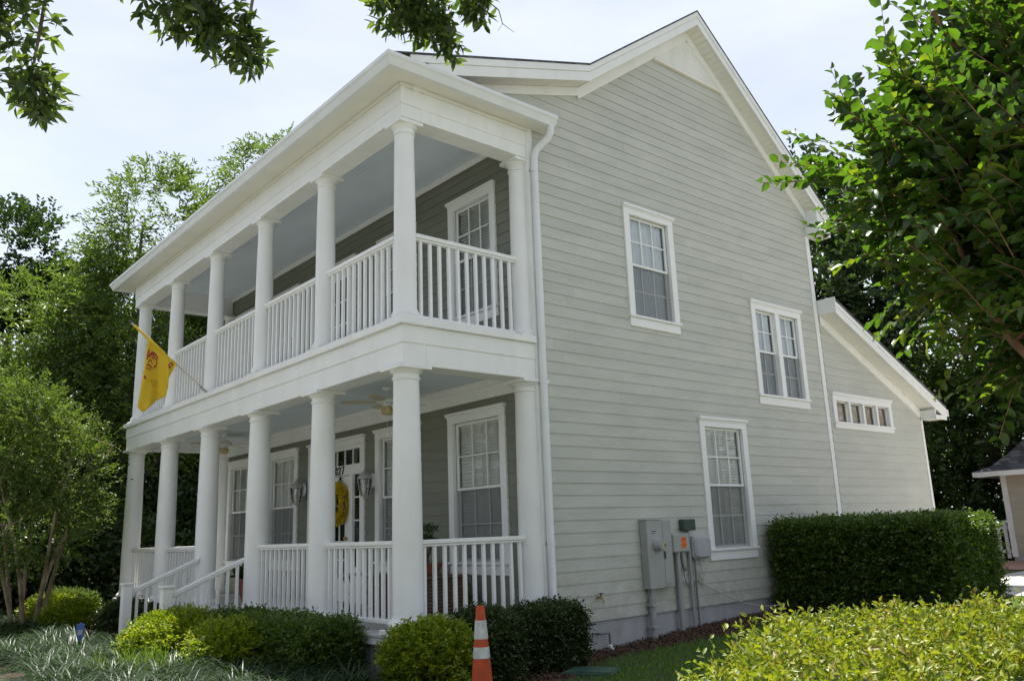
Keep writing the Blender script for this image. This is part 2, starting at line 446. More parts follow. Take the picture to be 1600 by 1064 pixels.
M['fan_glass'] = mat('amber_glass_shade', (0.52, 0.42, 0.20), 0.35, 0.1, 20)
M['fan_blade'] = mat('cream_fan_blade', (0.55, 0.50, 0.36), 0.5, 0.08, 12)
M['fan_blade_dark'] = mat('dark_fan_blade_top', (0.04, 0.035, 0.03), 0.5, 0.08)
M['blue_sign'] = mat('blue_enamel_sign', (0.05, 0.12, 0.42), 0.4, 0.05)
M['cable'] = mat('grey_cable', (0.45, 0.44, 0.40), 0.6, 0.05)
M['green_lid'] = mat('green_plastic_lid', (0.03, 0.09, 0.065), 0.5, 0.12, 9, dirt=0.3)
M['concrete'] = mat('concrete', (0.50, 0.48, 0.44), 0.85, 0.1, 4, 0.2, 60, dirt=0.2)
M['asphalt'] = mat('sun_bleached_asphalt', (0.16, 0.158, 0.15), 0.9, 0.12, 6, 0.3, 90)
M['pavers'] = brick_mat('brick_pavers')
M['mulch'] = mat('bark_mulch', (0.085, 0.05, 0.033), 0.95, 0.5, 38, 0.9, 55)
M['chip'] = mat('bark_chips', (0.12, 0.068, 0.042), 0.9, 0.5, 30)
M['bark'] = bark_mat('grey_brown_bark', (0.06, 0.045, 0.032), (0.20, 0.16, 0.12))
M['twigs'] = bark_mat('dark_hedge_core', (0.012, 0.013, 0.008), (0.035, 0.032, 0.018), 30)  # near black: the shade inside a hedge put into its core colour
M['bark_myrtle'] = bark_mat('smooth_tan_bark', (0.14, 0.10, 0.065), (0.36, 0.29, 0.21), 9)
M['bark_red'] = bark_mat('reddish_bark', (0.10, 0.05, 0.03), (0.28, 0.15, 0.09), 12)
# foliage
M['lf_cypress'] = leaf_mat('feathery_green', [(0.055, 0.098, 0.022), (0.088, 0.14, 0.032), (0.125, 0.175, 0.045)], 0.36, (1.9, 1.9, 0.9))
M['lf_dark'] = leaf_mat('dark_oak_green', [(0.015, 0.032, 0.011), (0.026, 0.052, 0.016), (0.045, 0.08, 0.022)], 0.26, (2.2, 2.2, 0.9))
M['lf_mid'] = leaf_mat('woodland_green', [(0.034, 0.064, 0.018), (0.054, 0.094, 0.026), (0.08, 0.125, 0.034)], 0.33, (2.2, 2.2, 0.9))
M['lf_myrtle'] = leaf_mat('myrtle_green', [(0.045, 0.080, 0.018), (0.08, 0.125, 0.03), (0.13, 0.18, 0.045)], 0.32, (2.0, 2.0, 0.8), 0.48, 0.35)
M['lf_right'] = leaf_mat('glossy_summer_green', [(0.02, 0.045, 0.010), (0.032, 0.07, 0.013), (0.05, 0.10, 0.016), (0.13, 0.15, 0.018)], 0.44, (2.6, 2.7, 0.7), 0.36, 0.55)
M['lf_over'] = leaf_mat('overhead_oak_green', [(0.03, 0.055, 0.02), (0.055, 0.09, 0.028), (0.11, 0.155, 0.038)], 0.4, (2.4, 2.4, 0.8))
M['lf_gold'] = leaf_mat('golden_shrub_green', [(0.085, 0.155, 0.010), (0.19, 0.275, 0.016), (0.42, 0.44, 0.026)], 0.33, (1.35, 1.3, 0.6))
M['lf_box'] = leaf_mat('box_hedge_green', [(0.028, 0.045, 0.016), (0.042, 0.068, 0.022), (0.066, 0.095, 0.03)], 0.22, (2.2, 2.1, 0.8), 0.38, 0.5)
M['lf_hedge'] = leaf_mat('hedge_green', [(0.030, 0.058, 0.015), (0.065, 0.115, 0.022), (0.16, 0.22, 0.035)], 0.32, (2.2, 2.3, 0.8), 0.36, 0.55)
M['lf_fore'] = leaf_mat('azalea_green', [(0.045, 0.085, 0.012), (0.115, 0.165, 0.018), (0.20, 0.245, 0.026), (0.28, 0.30, 0.04), (0.24, 0.16, 0.07)], 0.33, (1.7, 1.7, 0.6), 0.46, 0.4)
M['lf_liriope'] = leaf_mat('liriope_green', [(0.007, 0.019, 0.008), (0.016, 0.037, 0.013), (0.045, 0.095, 0.02)], 0.2, (1.8, 2.0, 0.8), 0.44, 0.28)
M['lf_lily'] = leaf_mat('bright_blade_green', [(0.06, 0.12, 0.015), (0.10, 0.17, 0.02), (0.15, 0.22, 0.03)], 0.4, (1.6, 1.6, 0.7), 0.4)
M['lf_grass'] = leaf_mat('lawn_green', [(0.06, 0.15, 0.015), (0.11, 0.22, 0.022), (0.18, 0.24, 0.05)], 0.35, (1.6, 1.8, 0.7), 0.5)
M['lf_pot'] = leaf_mat('houseplant_green', [(0.03, 0.06, 0.02), (0.05, 0.10, 0.03)], 0.25)
M['lf_wreath'] = leaf_mat('yellow_blossom', [(0.50, 0.36, 0.01), (0.72, 0.56, 0.015), (0.85, 0.70, 0.04)], 0.3, (1.2, 1.1, 0.6), 0.6)


def ground_mat():
    mt, nt, bs, out = new_mat('lawn_soil')
    geo = nt.nodes.new('ShaderNodeNewGeometry')
    nz = nt.nodes.new('ShaderNodeTexNoise'); nz.inputs['Scale'].default_value = 0.8; nz.inputs['Detail'].default_value = 9
    nt.links.new(geo.outputs['Position'], nz.inputs['Vector'])
    rp = ramp(nt, [(0.05, 0.045, 0.025), (0.05, 0.075, 0.022), (0.075, 0.11, 0.03)], [0.3, 0.5, 0.75]); nt.links.new(nz.outputs['Fac'], rp.inputs['Fac'])
    n2 = nt.nodes.new('ShaderNodeTexNoise'); n2.inputs['Scale'].default_value = 60; nt.links.new(geo.outputs['Position'], n2.inputs['Vector'])
    r2 = ramp(nt, [(0.6, 0.6, 0.6), (1.2, 1.2, 1.2)]); nt.links.new(n2.outputs['Fac'], r2.inputs['Fac'])
    mx = nt.nodes.new('ShaderNodeMix'); mx.data_type = 'RGBA'; mx.blend_type = 'MULTIPLY'; mx.inputs['Factor'].default_value = 1
    nt.links.new(rp.outputs['Color'], mx.inputs['A']); nt.links.new(r2.outputs['Color'], mx.inputs['B'])
    nt.links.new(mx.outputs['Result'], bs.inputs['Base Color']); bs.inputs['Roughness'].default_value = 0.95
    bp = nt.nodes.new('ShaderNodeBump'); bp.inputs['Strength'].default_value = 0.6; bp.inputs['Distance'].default_value = 0.03
    nt.links.new(n2.outputs['Fac'], bp.inputs['Height']); nt.links.new(bp.outputs['Normal'], bs.inputs['Normal'])
    return mt


# ------------------------------------------------------------------ ground
def gz(x, y):
    t = min(max((y - 1.5) / 5.0, 0.0), 1.0)
    return -0.74 + 0.16 * t * t * (3 - 2 * t)


def sheet(name, xs, ys, mt, dz, kind='structure', inside=None):
    vs = [(x, y, gz(x, y) + dz) for y in ys for x in xs]
    n = len(xs)
    fs = []
    for j in range(len(ys) - 1):
        for i in range(n - 1):
            cx, cy = (xs[i] + xs[i + 1]) / 2, (ys[j] + ys[j + 1]) / 2
            if inside is None or inside(cx, cy): fs.append((j * n + i, j * n + i + 1, (j + 1) * n + i + 1, (j + 1) * n + i))
    o = MB().add(vs, fs).build(name, mt, recalc=False)
    o['kind'] = kind
    return o


gx = [-400, -150, -60, -30, -15, -8, -4, 0, 2, 4, 6, 8, 12, 20, 40, 120, 400]
gy = [-300, -100, -30, -10, -5, -2, 0, 1.5] + [1.5 + 0.25 * k for k in range(1, 21)] + [8, 12, 20, 30, 60, 150, 400]
sheet('ground', gx, gy, ground_mat(), 0)
# planting bed and mulch along the house (sheets a few millimetres above the soil)
ln = lambda a, b, n: [a + (b - a) * i / n for i in range(n + 1)]
sheet('planting_bed', ln(-13, 1.0, 28), ln(-3.2, 2.0, 21), M['mulch'], 0.004, inside=lambda x, y: y > -2.9 + 0.35 * math.sin(x * 0.9) and (y < 0.1 or x > -0.2) and (x < 0.75 + 0.2 * math.sin(y * 2)))
sheet('mulch_strip', ln(0.0, 0.95, 19), ln(2.0, 6.7, 40), M['mulch'], 0.004, inside=lambda x, y: x < 0.62 + 0.12 * math.sin(y * 1.7) + 0.25 * max(0, (y - 5.6)))
sheet('driveway', ln(0.0, 16.0, 8), ln(10.6, 17.5, 8), M['concrete'], 0.010)
sheet('added_side_drive', ln(8.2, 13.5, 8), ln(-4.0, 10.6, 24), M['concrete'], 0.008)  # unseen concrete, added to throw warm sunlight back onto the walls
sheet('sidewalk', ln(-40.0, 40.0, 40), ln(-6.2, -4.0, 3), M['concrete'], 0.012)  # out of view, added for the same bounced light
sheet('road', ln(-90.0, 90.0, 40), ln(-16.5, -8.0, 6), M['asphalt'], 0.006)  # pale street surface out of view, added for sunlight bounce
sheet('paver_apron', ln(-3.4, 16.0, 10), ln(17.5, 21.6, 6), M['pavers'], 0.012)

# ------------------------------------------------------------------ house
XL = -10.14            # left end
YW = 1.98              # front wall of the rooms, behind the porch
YB = 9.04              # back corner
FL = -0.25             # porch floor
house = empty('house', (-5.05, 4.5, -0.74), 'two storey sage green clapboard house with white double front porch and columns', 'house')
WH = M['white']


def clip(poly, P):
    """clip convex polygon P (list of 2-D) by convex polygon poly (counter-clockwise)"""
    outp = P
    n = len(poly)
    for i in range(n):
        ax, az = poly[i]; bx, bz = poly[(i + 1) % n]
        inp, outp = outp, []
        if not inp: return []
        side = lambda p: (bx - ax) * (p[1] - az) - (bz - az) * (p[0] - ax)
        for j in range(len(inp)):
            p, q = inp[j], inp[(j + 1) % len(inp)]
            sp_, sq = side(p), side(q)
            if sp_ >= -1e-9: outp.append(p)
            if (sp_ > 1e-9 and sq < -1e-9) or (sp_ < -1e-9 and sq > 1e-9):
                t = sp_ / (sp_ - sq)
                outp.append((p[0] + (q[0] - p[0]) * t, p[1] + (q[1] - p[1]) * t))
    return outp


def siding(mb, place, poly, holes=(), lip=0.0105, z0=Z_SID, e=E_SID):
    """lapped boards over a convex polygon; place(a, z, out) -> world point"""
    zs = [p[1] for p in poly]; as_ = [p[0] for p in poly]
    k0 = int(math.floor((min(zs) - z0) / e)); k1 = int(math.ceil((max(zs) - z0) / e))
    for k in range(k0, k1):
        zc = z0 + k * e
        cuts = sorted({zc, zc + e} | {z for h in holes for z in (h[2], h[3]) if zc < z < zc + e})
        for b0, b1 in zip(cuts[:-1], cuts[1:]):
            iv = [(min(as_), max(as_))]
            for h in holes:
                if h[2] <= (b0 + b1) / 2 <= h[3]:
                    nv = []
                    for a0, a1 in iv:
                        if h[1] <= a0 or h[0] >= a1: nv.append((a0, a1)); continue
                        if h[0] > a0: nv.append((a0, h[0]))
                        if h[1] < a1: nv.append((h[1], a1))
                    iv = nv
            for a0, a1 in iv:
                q = clip(poly, [(a0, b0), (a1, b0), (a1, b1), (a0, b1)])
                if len(q) < 3: continue
                od = lambda z: lip * (1 - (z - zc) / e) + 0.001
                mb.add([place(a, z, od(z)) for a, z in q], [tuple(range(len(q)))])
                low = [p for p in q if abs(p[1] - b0) < 1e-6]
                if b0 == zc and len(low) >= 2:
                    l0, l1 = min(p[0] for p in low), max(p[0] for p in low)
                    mb.add([place(l0, zc, -0.004), place(l1, zc, -0.004), place(l1, zc, od(zc)), place(l0, zc, od(zc))], [(0, 1, 2, 3)])


side_pl = lambda a, z, out: (out, a, z)
front_pl = lambda a, z, out: (a, YW - out, z)
# overall outlines of every window: a0, a1, z0, z1
W_SIDE = {'A': (3.79, 4.95, 3.545, 5.40), 'B': (6.83, 8.40, 2.635, 4.40), 'C': (5.16, 6.39, 0.245, 2.335), 'D': (9.14, 11.42, 2.31, 3.01)}
W_LOW = [(-1.90, -0.60), (-3.85, -2.55), (-7.80, -6.50), (-9.76, -8.46)]
W_UP = [(-1.79, -0.66), (-3.74, -2.61), (-7.69, -6.56), (-9.64, -8.51)]
DOOR = (-6.12, -4.14, FL, 2.39)
UDOOR = (-5.75, -4.45, 3.15, 5.53)


def hole_of(r_):
    return (r_[0] + 0.13, r_[1] - 0.13, r_[2] + 0.16, r_[3] - 0.145)


# roof outline in (y, z), top of the shingles
ROOF = [(-0.30, 6.19), (3.0, 7.237), (5.744, 9.238), (9.375, 6.39)]


def rz(y, drop=0.0):
    for (y0, z0), (y1, z1) in zip(ROOF[:-1], ROOF[1:]):
        if y <= y1 or (y1 == ROOF[-1][0]):
            if y >= y0 or y0 == ROOF[0][0]:
                t = (y - y0) / (y1 - y0); return z0 + (z1 - z0) * t - drop
    return ROOF[-1][1] - drop


D_SOF = 0.27          # vertical drop from shingle top to soffit
mb = MB()
holesS = [hole_of(W_SIDE[k]) for k in 'ABC']
top = lambda y: rz(y, D_SOF + 0.02)
for y0, y1, zb in ((-0.1, YW, 6.06), (YW, 3.0, Z_SID), (3.0, 5.744, Z_SID), (5.744, YB - 0.02, Z_SID)):
    siding(mb, side_pl, [(y0, zb), (y1, zb), (y1, top(y1)), (y0, max(top(y0), zb + 0.001))], holesS)
mb.build('side_wall', M['siding'], house)
mb = MB()
WZ = lambda y: 4.69 - (y - 9.04) * 0.4187      # top of wing shingles at the rake
siding(mb, side_pl, [(YB + 0.02, Z_SID), (12.72, Z_SID), (12.72, WZ(12.72) - 0.22), (YB + 0.02, WZ(YB) - 0.22)], [hole_of(W_SIDE['D'])])
mb.build('wing_wall', M['siding'], house)
mb = MB()
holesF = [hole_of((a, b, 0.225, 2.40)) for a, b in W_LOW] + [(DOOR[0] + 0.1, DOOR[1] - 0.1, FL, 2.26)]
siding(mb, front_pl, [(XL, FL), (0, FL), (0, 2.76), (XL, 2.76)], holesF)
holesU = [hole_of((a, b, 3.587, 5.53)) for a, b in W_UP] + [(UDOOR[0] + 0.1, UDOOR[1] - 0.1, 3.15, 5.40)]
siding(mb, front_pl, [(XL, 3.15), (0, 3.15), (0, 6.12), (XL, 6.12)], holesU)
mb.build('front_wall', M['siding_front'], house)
mb = MB()
siding(mb, lambda a, z, o: (XL - o, a, z), [(12.7, Z_SID), (YW, Z_SID), (YW, 6.9), (5.65, 8.7), (9.0, 6.2), (9.0, 4.2), (12.7, 2.7)][::-1] if False else [(YW, Z_SID), (9.0, Z_SID), (9.0, 6.1), (5.65, 8.8), (YW, 6.5)])
siding(mb, lambda a, z, o: (a, 12.72 + o, z), [(XL, Z_SID), (0, Z_SID), (0, 2.8), (XL, 2.8)])
mb.build('rear_wall', M['siding'], house)
# solid core so no light leaks through the rooms
mb = MB()
mb.prism([(YW + 0.42, -0.6), (YB - 0.3, -0.6), (YB - 0.3, 5.9), (5.65, 8.6), (YW + 0.42, 6.4)], 'x', XL + 0.3, -0.42)
mb.prism([(YB + 0.05, -0.6), (12.4, -0.6), (12.4, 2.6), (YB + 0.05, 3.9)], 'x', XL + 0.3, -0.42)
mb.build('inner_core', M['dark_room'], house)
MB().box(XL + 0.02, -0.022, YW + 0.02, 12.70, -1.1, Z_SID - 0.002).build('foundation', M['foundation'], house)


# ---- roof: main
def offset_roof(d):
    return [(y, z - d) for y, z in ROOF]


XR0, XR1 = -10.55, 0.30
mb = MB()
prof = [(y, z) for y, z in ROOF] + [(y, z - 0.025) for y, z in ROOF[::-1]]
mb.prism(prof, 'x', XR0 - 0.012, XR1 + 0.012)
roof = mb.build('roof', M['shingle'], house)
mb = MB()
for d0, d1, x0, x1 in ((0.027, 0.125, XR1 - 0.025, XR1 + 0.004), (0.127, 0.27, XR1 - 0.03, XR1 - 0.010),
                       (0.027, 0.27, XR0, XR0 + 0.03)):
    ys_ = -0.06 if d1 < 0.2 else 0.20           # the lower ends die behind the cornice gutter
    RS = [(ys_, rz(ys_))] + ROOF[1:]
    mb = MB(); mb.prism([(y, z - d0) for y, z in RS] + [(y, z - d1) for y, z in RS[::-1]], 'x', x0, x1)
    mb.build('rake_board', WH, roof, bevel=0.003)
# soffit of tongue-and-groove boards under the rake
mb = MB()
RS = [(0.16, rz(0.16))] + ROOF[1:]
for (y0, z0), (y1, z1) in zip(RS[:-1], RS[1:]):
    nseg = max(1, int(math.hypot(y1 - y0, z1 - z0) / 0.105))
    for i in range(nseg):
        t0, t1 = i / nseg, (i + 1) / nseg - 0.06 / nseg
        ya, yb = y0 + (y1 - y0) * t0, y0 + (y1 - y0) * t1
        za, zb_ = z0 + (z1 - z0) * t0 - 0.252, z0 + (z1 - z0) * t1 - 0.252
        mb.prism([(ya, za), (yb, zb_), (yb, zb_ + 0.012), (ya, za + 0.012)], 'x', 0.0, XR1 - 0.031)
    mb.prism([(y0, z0 - 0.238), (y1, z1 - 0.238), (y1, z1 - 0.23), (y0, z0 - 0.23)], 'x', 0.0, XR1 - 0.031)
mb.build('rake_soffit', M['soffit'], roof)
# frieze boards on the gable wall under the soffit
mb = MB()
fr0, fr1 = 0.255, 0.40
(k0y, k0z), (pky, pkz), (bky, bkz) = ROOF[1:]
mb.prism([(0.15, rz(0.15) - fr0), (k0y, k0z - fr0), (k0y, k0z - fr1 + 0.012), (0.15, rz(0.15) - fr1 + 0.03)], 'x', 0.0, 0.040)
mb.prism([(k0y + 0.001, k0z - fr0), (pky - 0.001, pkz - fr0), (pky - 0.001, pkz - fr1 - 0.04), (k0y + 0.001, k0z - fr1 - 0.04)], 'x', 0.0, 0.037)
mb.prism([(pky + 0.001, pkz - fr0), (YB - 0.02, rz(YB - 0.02) - fr0), (YB - 0.02, rz(YB - 0.02) - fr1 - 0.04), (pky + 0.001, pkz - fr1 - 0.04)], 'x', 0.0, 0.039)
mb.build('frieze_board', WH, house, bevel=0.003)
# louvred panel in the peak with a drip moulding below
zt = 8.15
sl1, sl2 = (pky - k0y) / (pkz - k0z), (bky - pky) / (pkz - bkz)
yl = k0y + (zt + fr1 + 0.04 - k0z) * sl1
yr = pky + (pkz - fr1 - 0.04 - zt) * sl2
mb = MB()
n = 14
for i in range(n):
    za = zt + i * 0.045; zb_ = za + 0.045
    a0 = yl + (za - zt) * sl1; a1 = yr - (za - zt) * sl2
    if a1 - a0 < 0.05: break
    mb.add([(0.030, a0, za), (0.030, a1, za), (0.020, a1, zb_), (0.020, a0, zb_)], [(0, 1, 2, 3)])
    mb.add([(0.018, a0, za), (0.018, a1, za), (0.030, a1, za), (0.030, a0, za)], [(0, 1, 2, 3)])
gp = mb.build('gable_panel', WH, house)
MB().box(0.0, 0.055, yl - 0.04, yr + 0.03, zt - 0.05, zt - 0.002).build('drip_moulding', M['soffit'], gp, bevel=0.004)
# boxed eave return at the back corner
mb = MB()
XE = XR1 - 0.011
mb.box(0.0, XE, 8.97, 9.36, 5.92, 6.19)
mb.prism([(8.99, 6.191), (9.355, 6.191), (9.355, rz(9.355) - 0.06), (8.99, rz(8.99) - 0.26)], 'x', 0.041, XE - 0.03)
mb.build('eave_return', WH, house, bevel=0.004)
MB().box(XR0, XR1 - 0.02, 9.362, 9.47, 6.20, 6.35).build('rear_gutter', M['alu'], house, bevel=0.006)

# ---- wing roof
mb = MB()
wy0, wy1 = YB + 0.02, 13.15
wp = lambda d: [(wy0, WZ(wy0) - d), (wy1, WZ(wy1) - d)]
mb.prism(wp(0) + wp(0.045)[::-1], 'x', XL - 0.3, 0.372)
wr = mb.build('wing_roof', M['shingle'], house)
mb = MB()
mb.prism(wp(0.047) + wp(0.13)[::-1], 'x', 0.33, 0.364)
mb.prism(wp(0.132) + wp(0.27)[::-1], 'x', 0.325, 0.350)
mb.box(-0.02, 0.374, YB - 0.004, YB + 0.018, WZ(YB) - 0.27, WZ(YB) + 0.012)
mb.build('wing_rake_board', WH, wr, bevel=0.003)
mb = MB()
nseg = 40
for i in range(nseg):
    ya = wy0 + (wy1 - 0.3 - wy0) * i / nseg; yb = wy0 + (wy1 - 0.3 - wy0) * (i + 0.94) / nseg
    mb.prism([(ya, WZ(ya) - 0.25), (yb, WZ(yb) - 0.25), (yb, WZ(yb) - 0.238), (ya, WZ(ya) - 0.238)], 'x', 0.0, 0.324)
mb.prism([(wy0, WZ(wy0) - 0.232), (wy1, WZ(wy1) - 0.232), (wy1, WZ(wy1) - 0.226), (wy0, WZ(wy0) - 0.226)], 'x', 0.0, 0.324)
mb.build('wing_soffit', M['soffit'], wr)
mb = MB()
mb.prism([(wy0, WZ(wy0) - 0.252), (12.72, WZ(12.72) - 0.252), (12.72, WZ(12.72) - 0.43), (wy0, WZ(wy0) - 0.43)], 'x', 0.0, 0.035)
mb.box(0.0, 0.335, 12.66, 13.14, 2.70, 2.715)
mb.box(0.036, 0.335, 12.66, 12.70, 2.716, WZ(12.7) - 0.27)
mb.box(0.336, 0.352, 12.64, 13.14, 2.68, WZ(13.1) - 0.22)
mb.build('wing_eave', WH, wr, bevel=0.003)
MB().box(XL, 0.36, 13.15, 13.25, 2.76, 2.90).build('wing_gutter', M['alu'], wr, bevel=0.006)

# ---- corner boards
mb = MB()
mb.box(0.0, 0.024, 8.90, 9.02, Z_SID - 0.01, 5.938)
mb.build('corner_board', WH, house, bevel=0.003)
mb = MB(); mb.box(0.0, 0.022, 12.66, 12.745, Z_SID - 0.01, 2.69); mb.build('corner_board', WH, house, bevel=0.003)
mb = MB(); mb.box(-0.10, 0.020, YW - 0.017, YW + 0.085, Z_SID - 0.3, 6.06); mb.build('corner_board', WH, house, bevel=0.003)

# ---- porch floors, beams, ceilings
mb = MB()
mb.box(XL - 0.04, 0.04, -0.05, YW - 0.03, FL - 0.11, FL - 0.03)
mb.build('porch_skirt', WH, house, bevel=0.004)
mb = MB()
mb.box(XL - 0.06, 0.06, -0.08, YW - 0.016, FL - 0.028, FL)
mb.build('porch_floor', M['deck'], house, bevel=0.004)
mb = MB()
for k in range(26):
    xa = XL + 0.05 + k * 0.392
    mb.box(xa, xa + 0.30, 0.06, 0.10, -0.78, FL - 0.12)
mb.box(XL + 0.02, -0.02, 0.12, 0.2, -0.8, FL - 0.115)
mb.build('porch_base', M['foundation'], house)
# lower entablature
mb = MB()
mb.prism([(0, 2.611), (0.31, 2.611), (0.31, 3.06), (-0.014, 3.06), (-0.014, 2.862), (0, 2.856)], 'x', XL, 0.0)
mb.build('porch_beam', WH, house, bevel=0.003)
for x0, x1, sx in ((-0.31, 0.0, 1), (XL, XL + 0.31, -1)):
    q = [(-0.31, 2.611), (0.0, 2.611), (0.0, 2.856), (0.014, 2.862), (0.014, 3.06), (-0.31, 3.06)]
    pts = [(x, z) for x, z in q] if sx == 1 else [(XL - x, z) for x, z in q]
    mb = MB(); mb.prism(pts, 'y', 0.311, YW - 0.018); mb.build('porch_beam', WH, house, bevel=0.003)
    mb = MB(); mb.prism([(0.0, 2.862), (0.014, 2.862), (0.014, 3.06), (0.0, 3.06)] if sx == 1 else [(XL, 2.862), (XL - 0.014, 2.862), (XL - 0.014, 3.06), (XL, 3.06)], 'y', -0.014, 0.311)
    mb.build('beam_trim', WH, house)
mb = MB(); mb.box(XL - 0.06, 0.06, -0.06, YW - 0.018, 3.061, 3.144); mb.build('balcony_floor', WH, house, bevel=0.006)
# lower ceiling with beadboard grooves, and trim round it
mb = MB()
nb = 22
for i in range(nb):
    y0 = 0.312 + (YW - 0.03 - 0.312) * i / nb; y1 = 0.312 + (YW - 0.03 - 0.312) * (i + 0.95) / nb
    mb.box(XL + 0.311, -0.311, y0, y1, 2.752, 2.765)
mb.box(XL + 0.311, -0.311, 0.311, YW - 0.02, 2.766, 2.79)
mb.build('porch_ceiling', M['ceiling'], house)
mb = MB()
mb.box(XL + 0.31, -0.31, YW - 0.055, YW - 0.018, 2.50, 2.75)
mb.box(XL + 0.31, -0.31, YW - 0.085, YW - 0.0555, 2.66, 2.75)
mb.box(XL + 0.315, -0.315, 0.3115, 0.345, 2.66, 2.751)
mb.build('ceiling_trim', WH, house, bevel=0.004)
# upper entablature, a little set back
YU, XU, XUL = 0.0, 0.0, XL
ZB, ZM, ZT = 5.605, 5.77, 6.03
mb = MB()
mb.prism([(YU, ZB), (YU + 0.28, ZB), (YU + 0.28, ZT), (YU - 0.012, ZT), (YU - 0.012, ZM), (YU, ZM - 0.005)], 'x', XUL, XU)
mb.build('cornice_beam', WH, house, bevel=0.003)
for sx in (1, -1):
    q = [(-0.28, ZB), (0.0, ZB), (0.0, ZM - 0.005), (0.012, ZM), (0.012, ZT), (-0.28, ZT)]
    pts = [(XU + x, z) for x, z in q] if sx == 1 else [(XUL - x, z) for x, z in q]
    mb = MB(); mb.prism(pts, 'y', YU + 0.281, YW - 0.018 if sx == 1 else YW - 0.018); mb.build('cornice_beam', WH, house, bevel=0.003)
    X_ = XU if sx == 1 else XUL
    mb = MB(); mb.box(X_, X_ + 0.012 * sx, YU - 0.012, YU + 0.281, ZM, ZT); mb.build('beam_trim', WH, house)
mb = MB()
nb = 22
for i in range(nb):
    y0 = YU + 0.282 + (YW - 0.03 - YU - 0.282) * i / nb; y1 = YU + 0.282 + (YW - 0.03 - YU - 0.282) * (i + 0.95) / nb
    mb.box(XUL + 0.281, XU - 0.281, y0, y1, 6.005, 6.018)
mb.box(XUL + 0.281, XU - 0.281, YU + 0.281, YW - 0.02, 6.019, 6.029)
mb.build('balcony_ceiling', M['ceiling'], house)
mb = MB()
mb.box(XUL + 0.281, XU - 0.281, YW - 0.05, YW - 0.018, 5.92, 6.004)
mb.box(XUL + 0.285, XU - 0.285, YU + 0.2815, YU + 0.31, 5.93, 6.004)
mb.build('ceiling_trim', WH, house, bevel=0.004)
# cornice soffit, vented strip, gutters
GX, GY, GXL = 0.338, -0.390, -10.70
mb = MB()
mb.box(GXL + 0.1, GX - 0.1, GY + 0.10, YU - 0.0125, ZT + 0.001, ZT + 0.02)
mb.box(XU + 0.0125, GX - 0.1, YU - 0.012, 2.30, ZT + 0.001, ZT + 0.02)
mb.box(GXL + 0.1, XUL - 0.0125, YU - 0.012, YW - 0.02, ZT + 0.001, ZT + 0.02)
mb.build('cornice_soffit', M['soffit'], house)
mb = MB()
mb.box(XUL - 0.03, XU + 0.03, YU - 0.036, YU - 0.0122, ZT - 0.05, ZT)
mb.box(XU + 0.0122, XU + 0.036, YU - 0.036, 2.0, ZT - 0.05, ZT)
mb.box(XUL - 0.036, XUL - 0.0122, YU - 0.036, YW - 0.03, ZT - 0.05, ZT)
mb.build('bed_moulding', M['soffit'], house, bevel=0.006)
gp_ = [(0.0, 6.170), (0.0, 6.128), (0.022, 6.103), (0.042, 6.053), (0.055, 6.026), (0.115, 6.026), (0.115, 6.164), (0.10, 6.164), (0.10, 6.038), (0.06, 6.038), (0.016, 6.128), (0.012, 6.170)]


def gutter_run(path):
    """sweep the ogee profile round mitred corners; path = list of (x, y) outer edge, profile offset to the left of travel"""
    mb_ = MB()
    rings = []
    for i, p in enumerate(path):
        def nrm(a, b):
            d = Vector((b[0] - a[0], b[1] - a[1])).normalized(); return Vector((-d.y, d.x))
        if i == 0: nn = nrm(path[0], path[1]); sc_ = 1
        elif i == len(path) - 1: nn = nrm(path[-2], path[-1]); sc_ = 1
        else:
            n1, n2 = nrm(path[i - 1], p), nrm(p, path[i + 1]); nn = (n1 + n2).normalized(); sc_ = 1 / max(0.2, nn.dot(n1))
        rings.append([(p[0] + nn.x * o * sc_, p[1] + nn.y * o * sc_, z) for o, z in gp_])
    k = len(gp_)
    vs = [q for r_ in rings for q in r_]
    fs = [(i * k + j, i * k + (j + 1) % k, (i + 1) * k + (j + 1) % k, (i + 1) * k + j) for i in range(len(path) - 1) for j in range(k)]
    fs += [tuple(range(k)), tuple(range((len(path) - 1) * k, len(path) * k))]
    return mb_.add(vs, fs)


gutter_run([(GXL, YW - 0.1), (GXL, GY), (GX, GY), (GX, 2.27)]).build('gutter', M['alu'], house)
# little pent roof behind the side gutters
mb = MB()
mb.add([(GX - 0.105, GY + 0.1, 6.150), (GX - 0.105, 2.26, 6.150), (0.012, 2.26, 6.25), (0.012, -0.1, 6.25)], [(0, 1, 2, 3)])
mb.add([(GX - 0.105, 2.26, 6.150), (0.012, 2.26, 6.25), (0.012, 2.26, 6.035), (GX - 0.105, 2.26, 6.035)], [(0, 1, 2, 3)])
mb.build('pent_roof', M['shingle'], roof, recalc=False)
mb = MB(); mb.add([(GXL + 0.105, GY + 0.1, 6.150), (GXL + 0.105, YW, 6.150), (XL, YW, 6.27), (XL, -0.1, 6.27)], [(0, 1, 2, 3)]); mb.build('pent_roof', M['shingle'], roof, recalc=False)
# downspout
mb = MB()
mb.tube([(0.25, 2.20, 6.06), (0.25, 2.20, 5.95), (0.22, 2.18, 5.87), (0.085, 2.08, 5.72), (0.068, 2.05, 5.62), (0.066, 2.045, 5.45), (0.066, 2.035, 2.4), (0.066, 2.03, -0.55), (0.10, 2.03, -0.66), (0.22, 2.03, -0.70)], 0.048, 14)
ds = mb.build('downspout', M['alu'], house, smooth=40)
for z in (5.42, 2.55, 0.6):
    MB().tube([(0.066, 2.04, z - 0.02), (0.066, 2.04, z + 0.02)], 0.053, 14).box(0.0, 0.02, 1.985, 2.095, z - 0.012, z + 0.012).build('strap', M['alu'], ds, smooth=40)

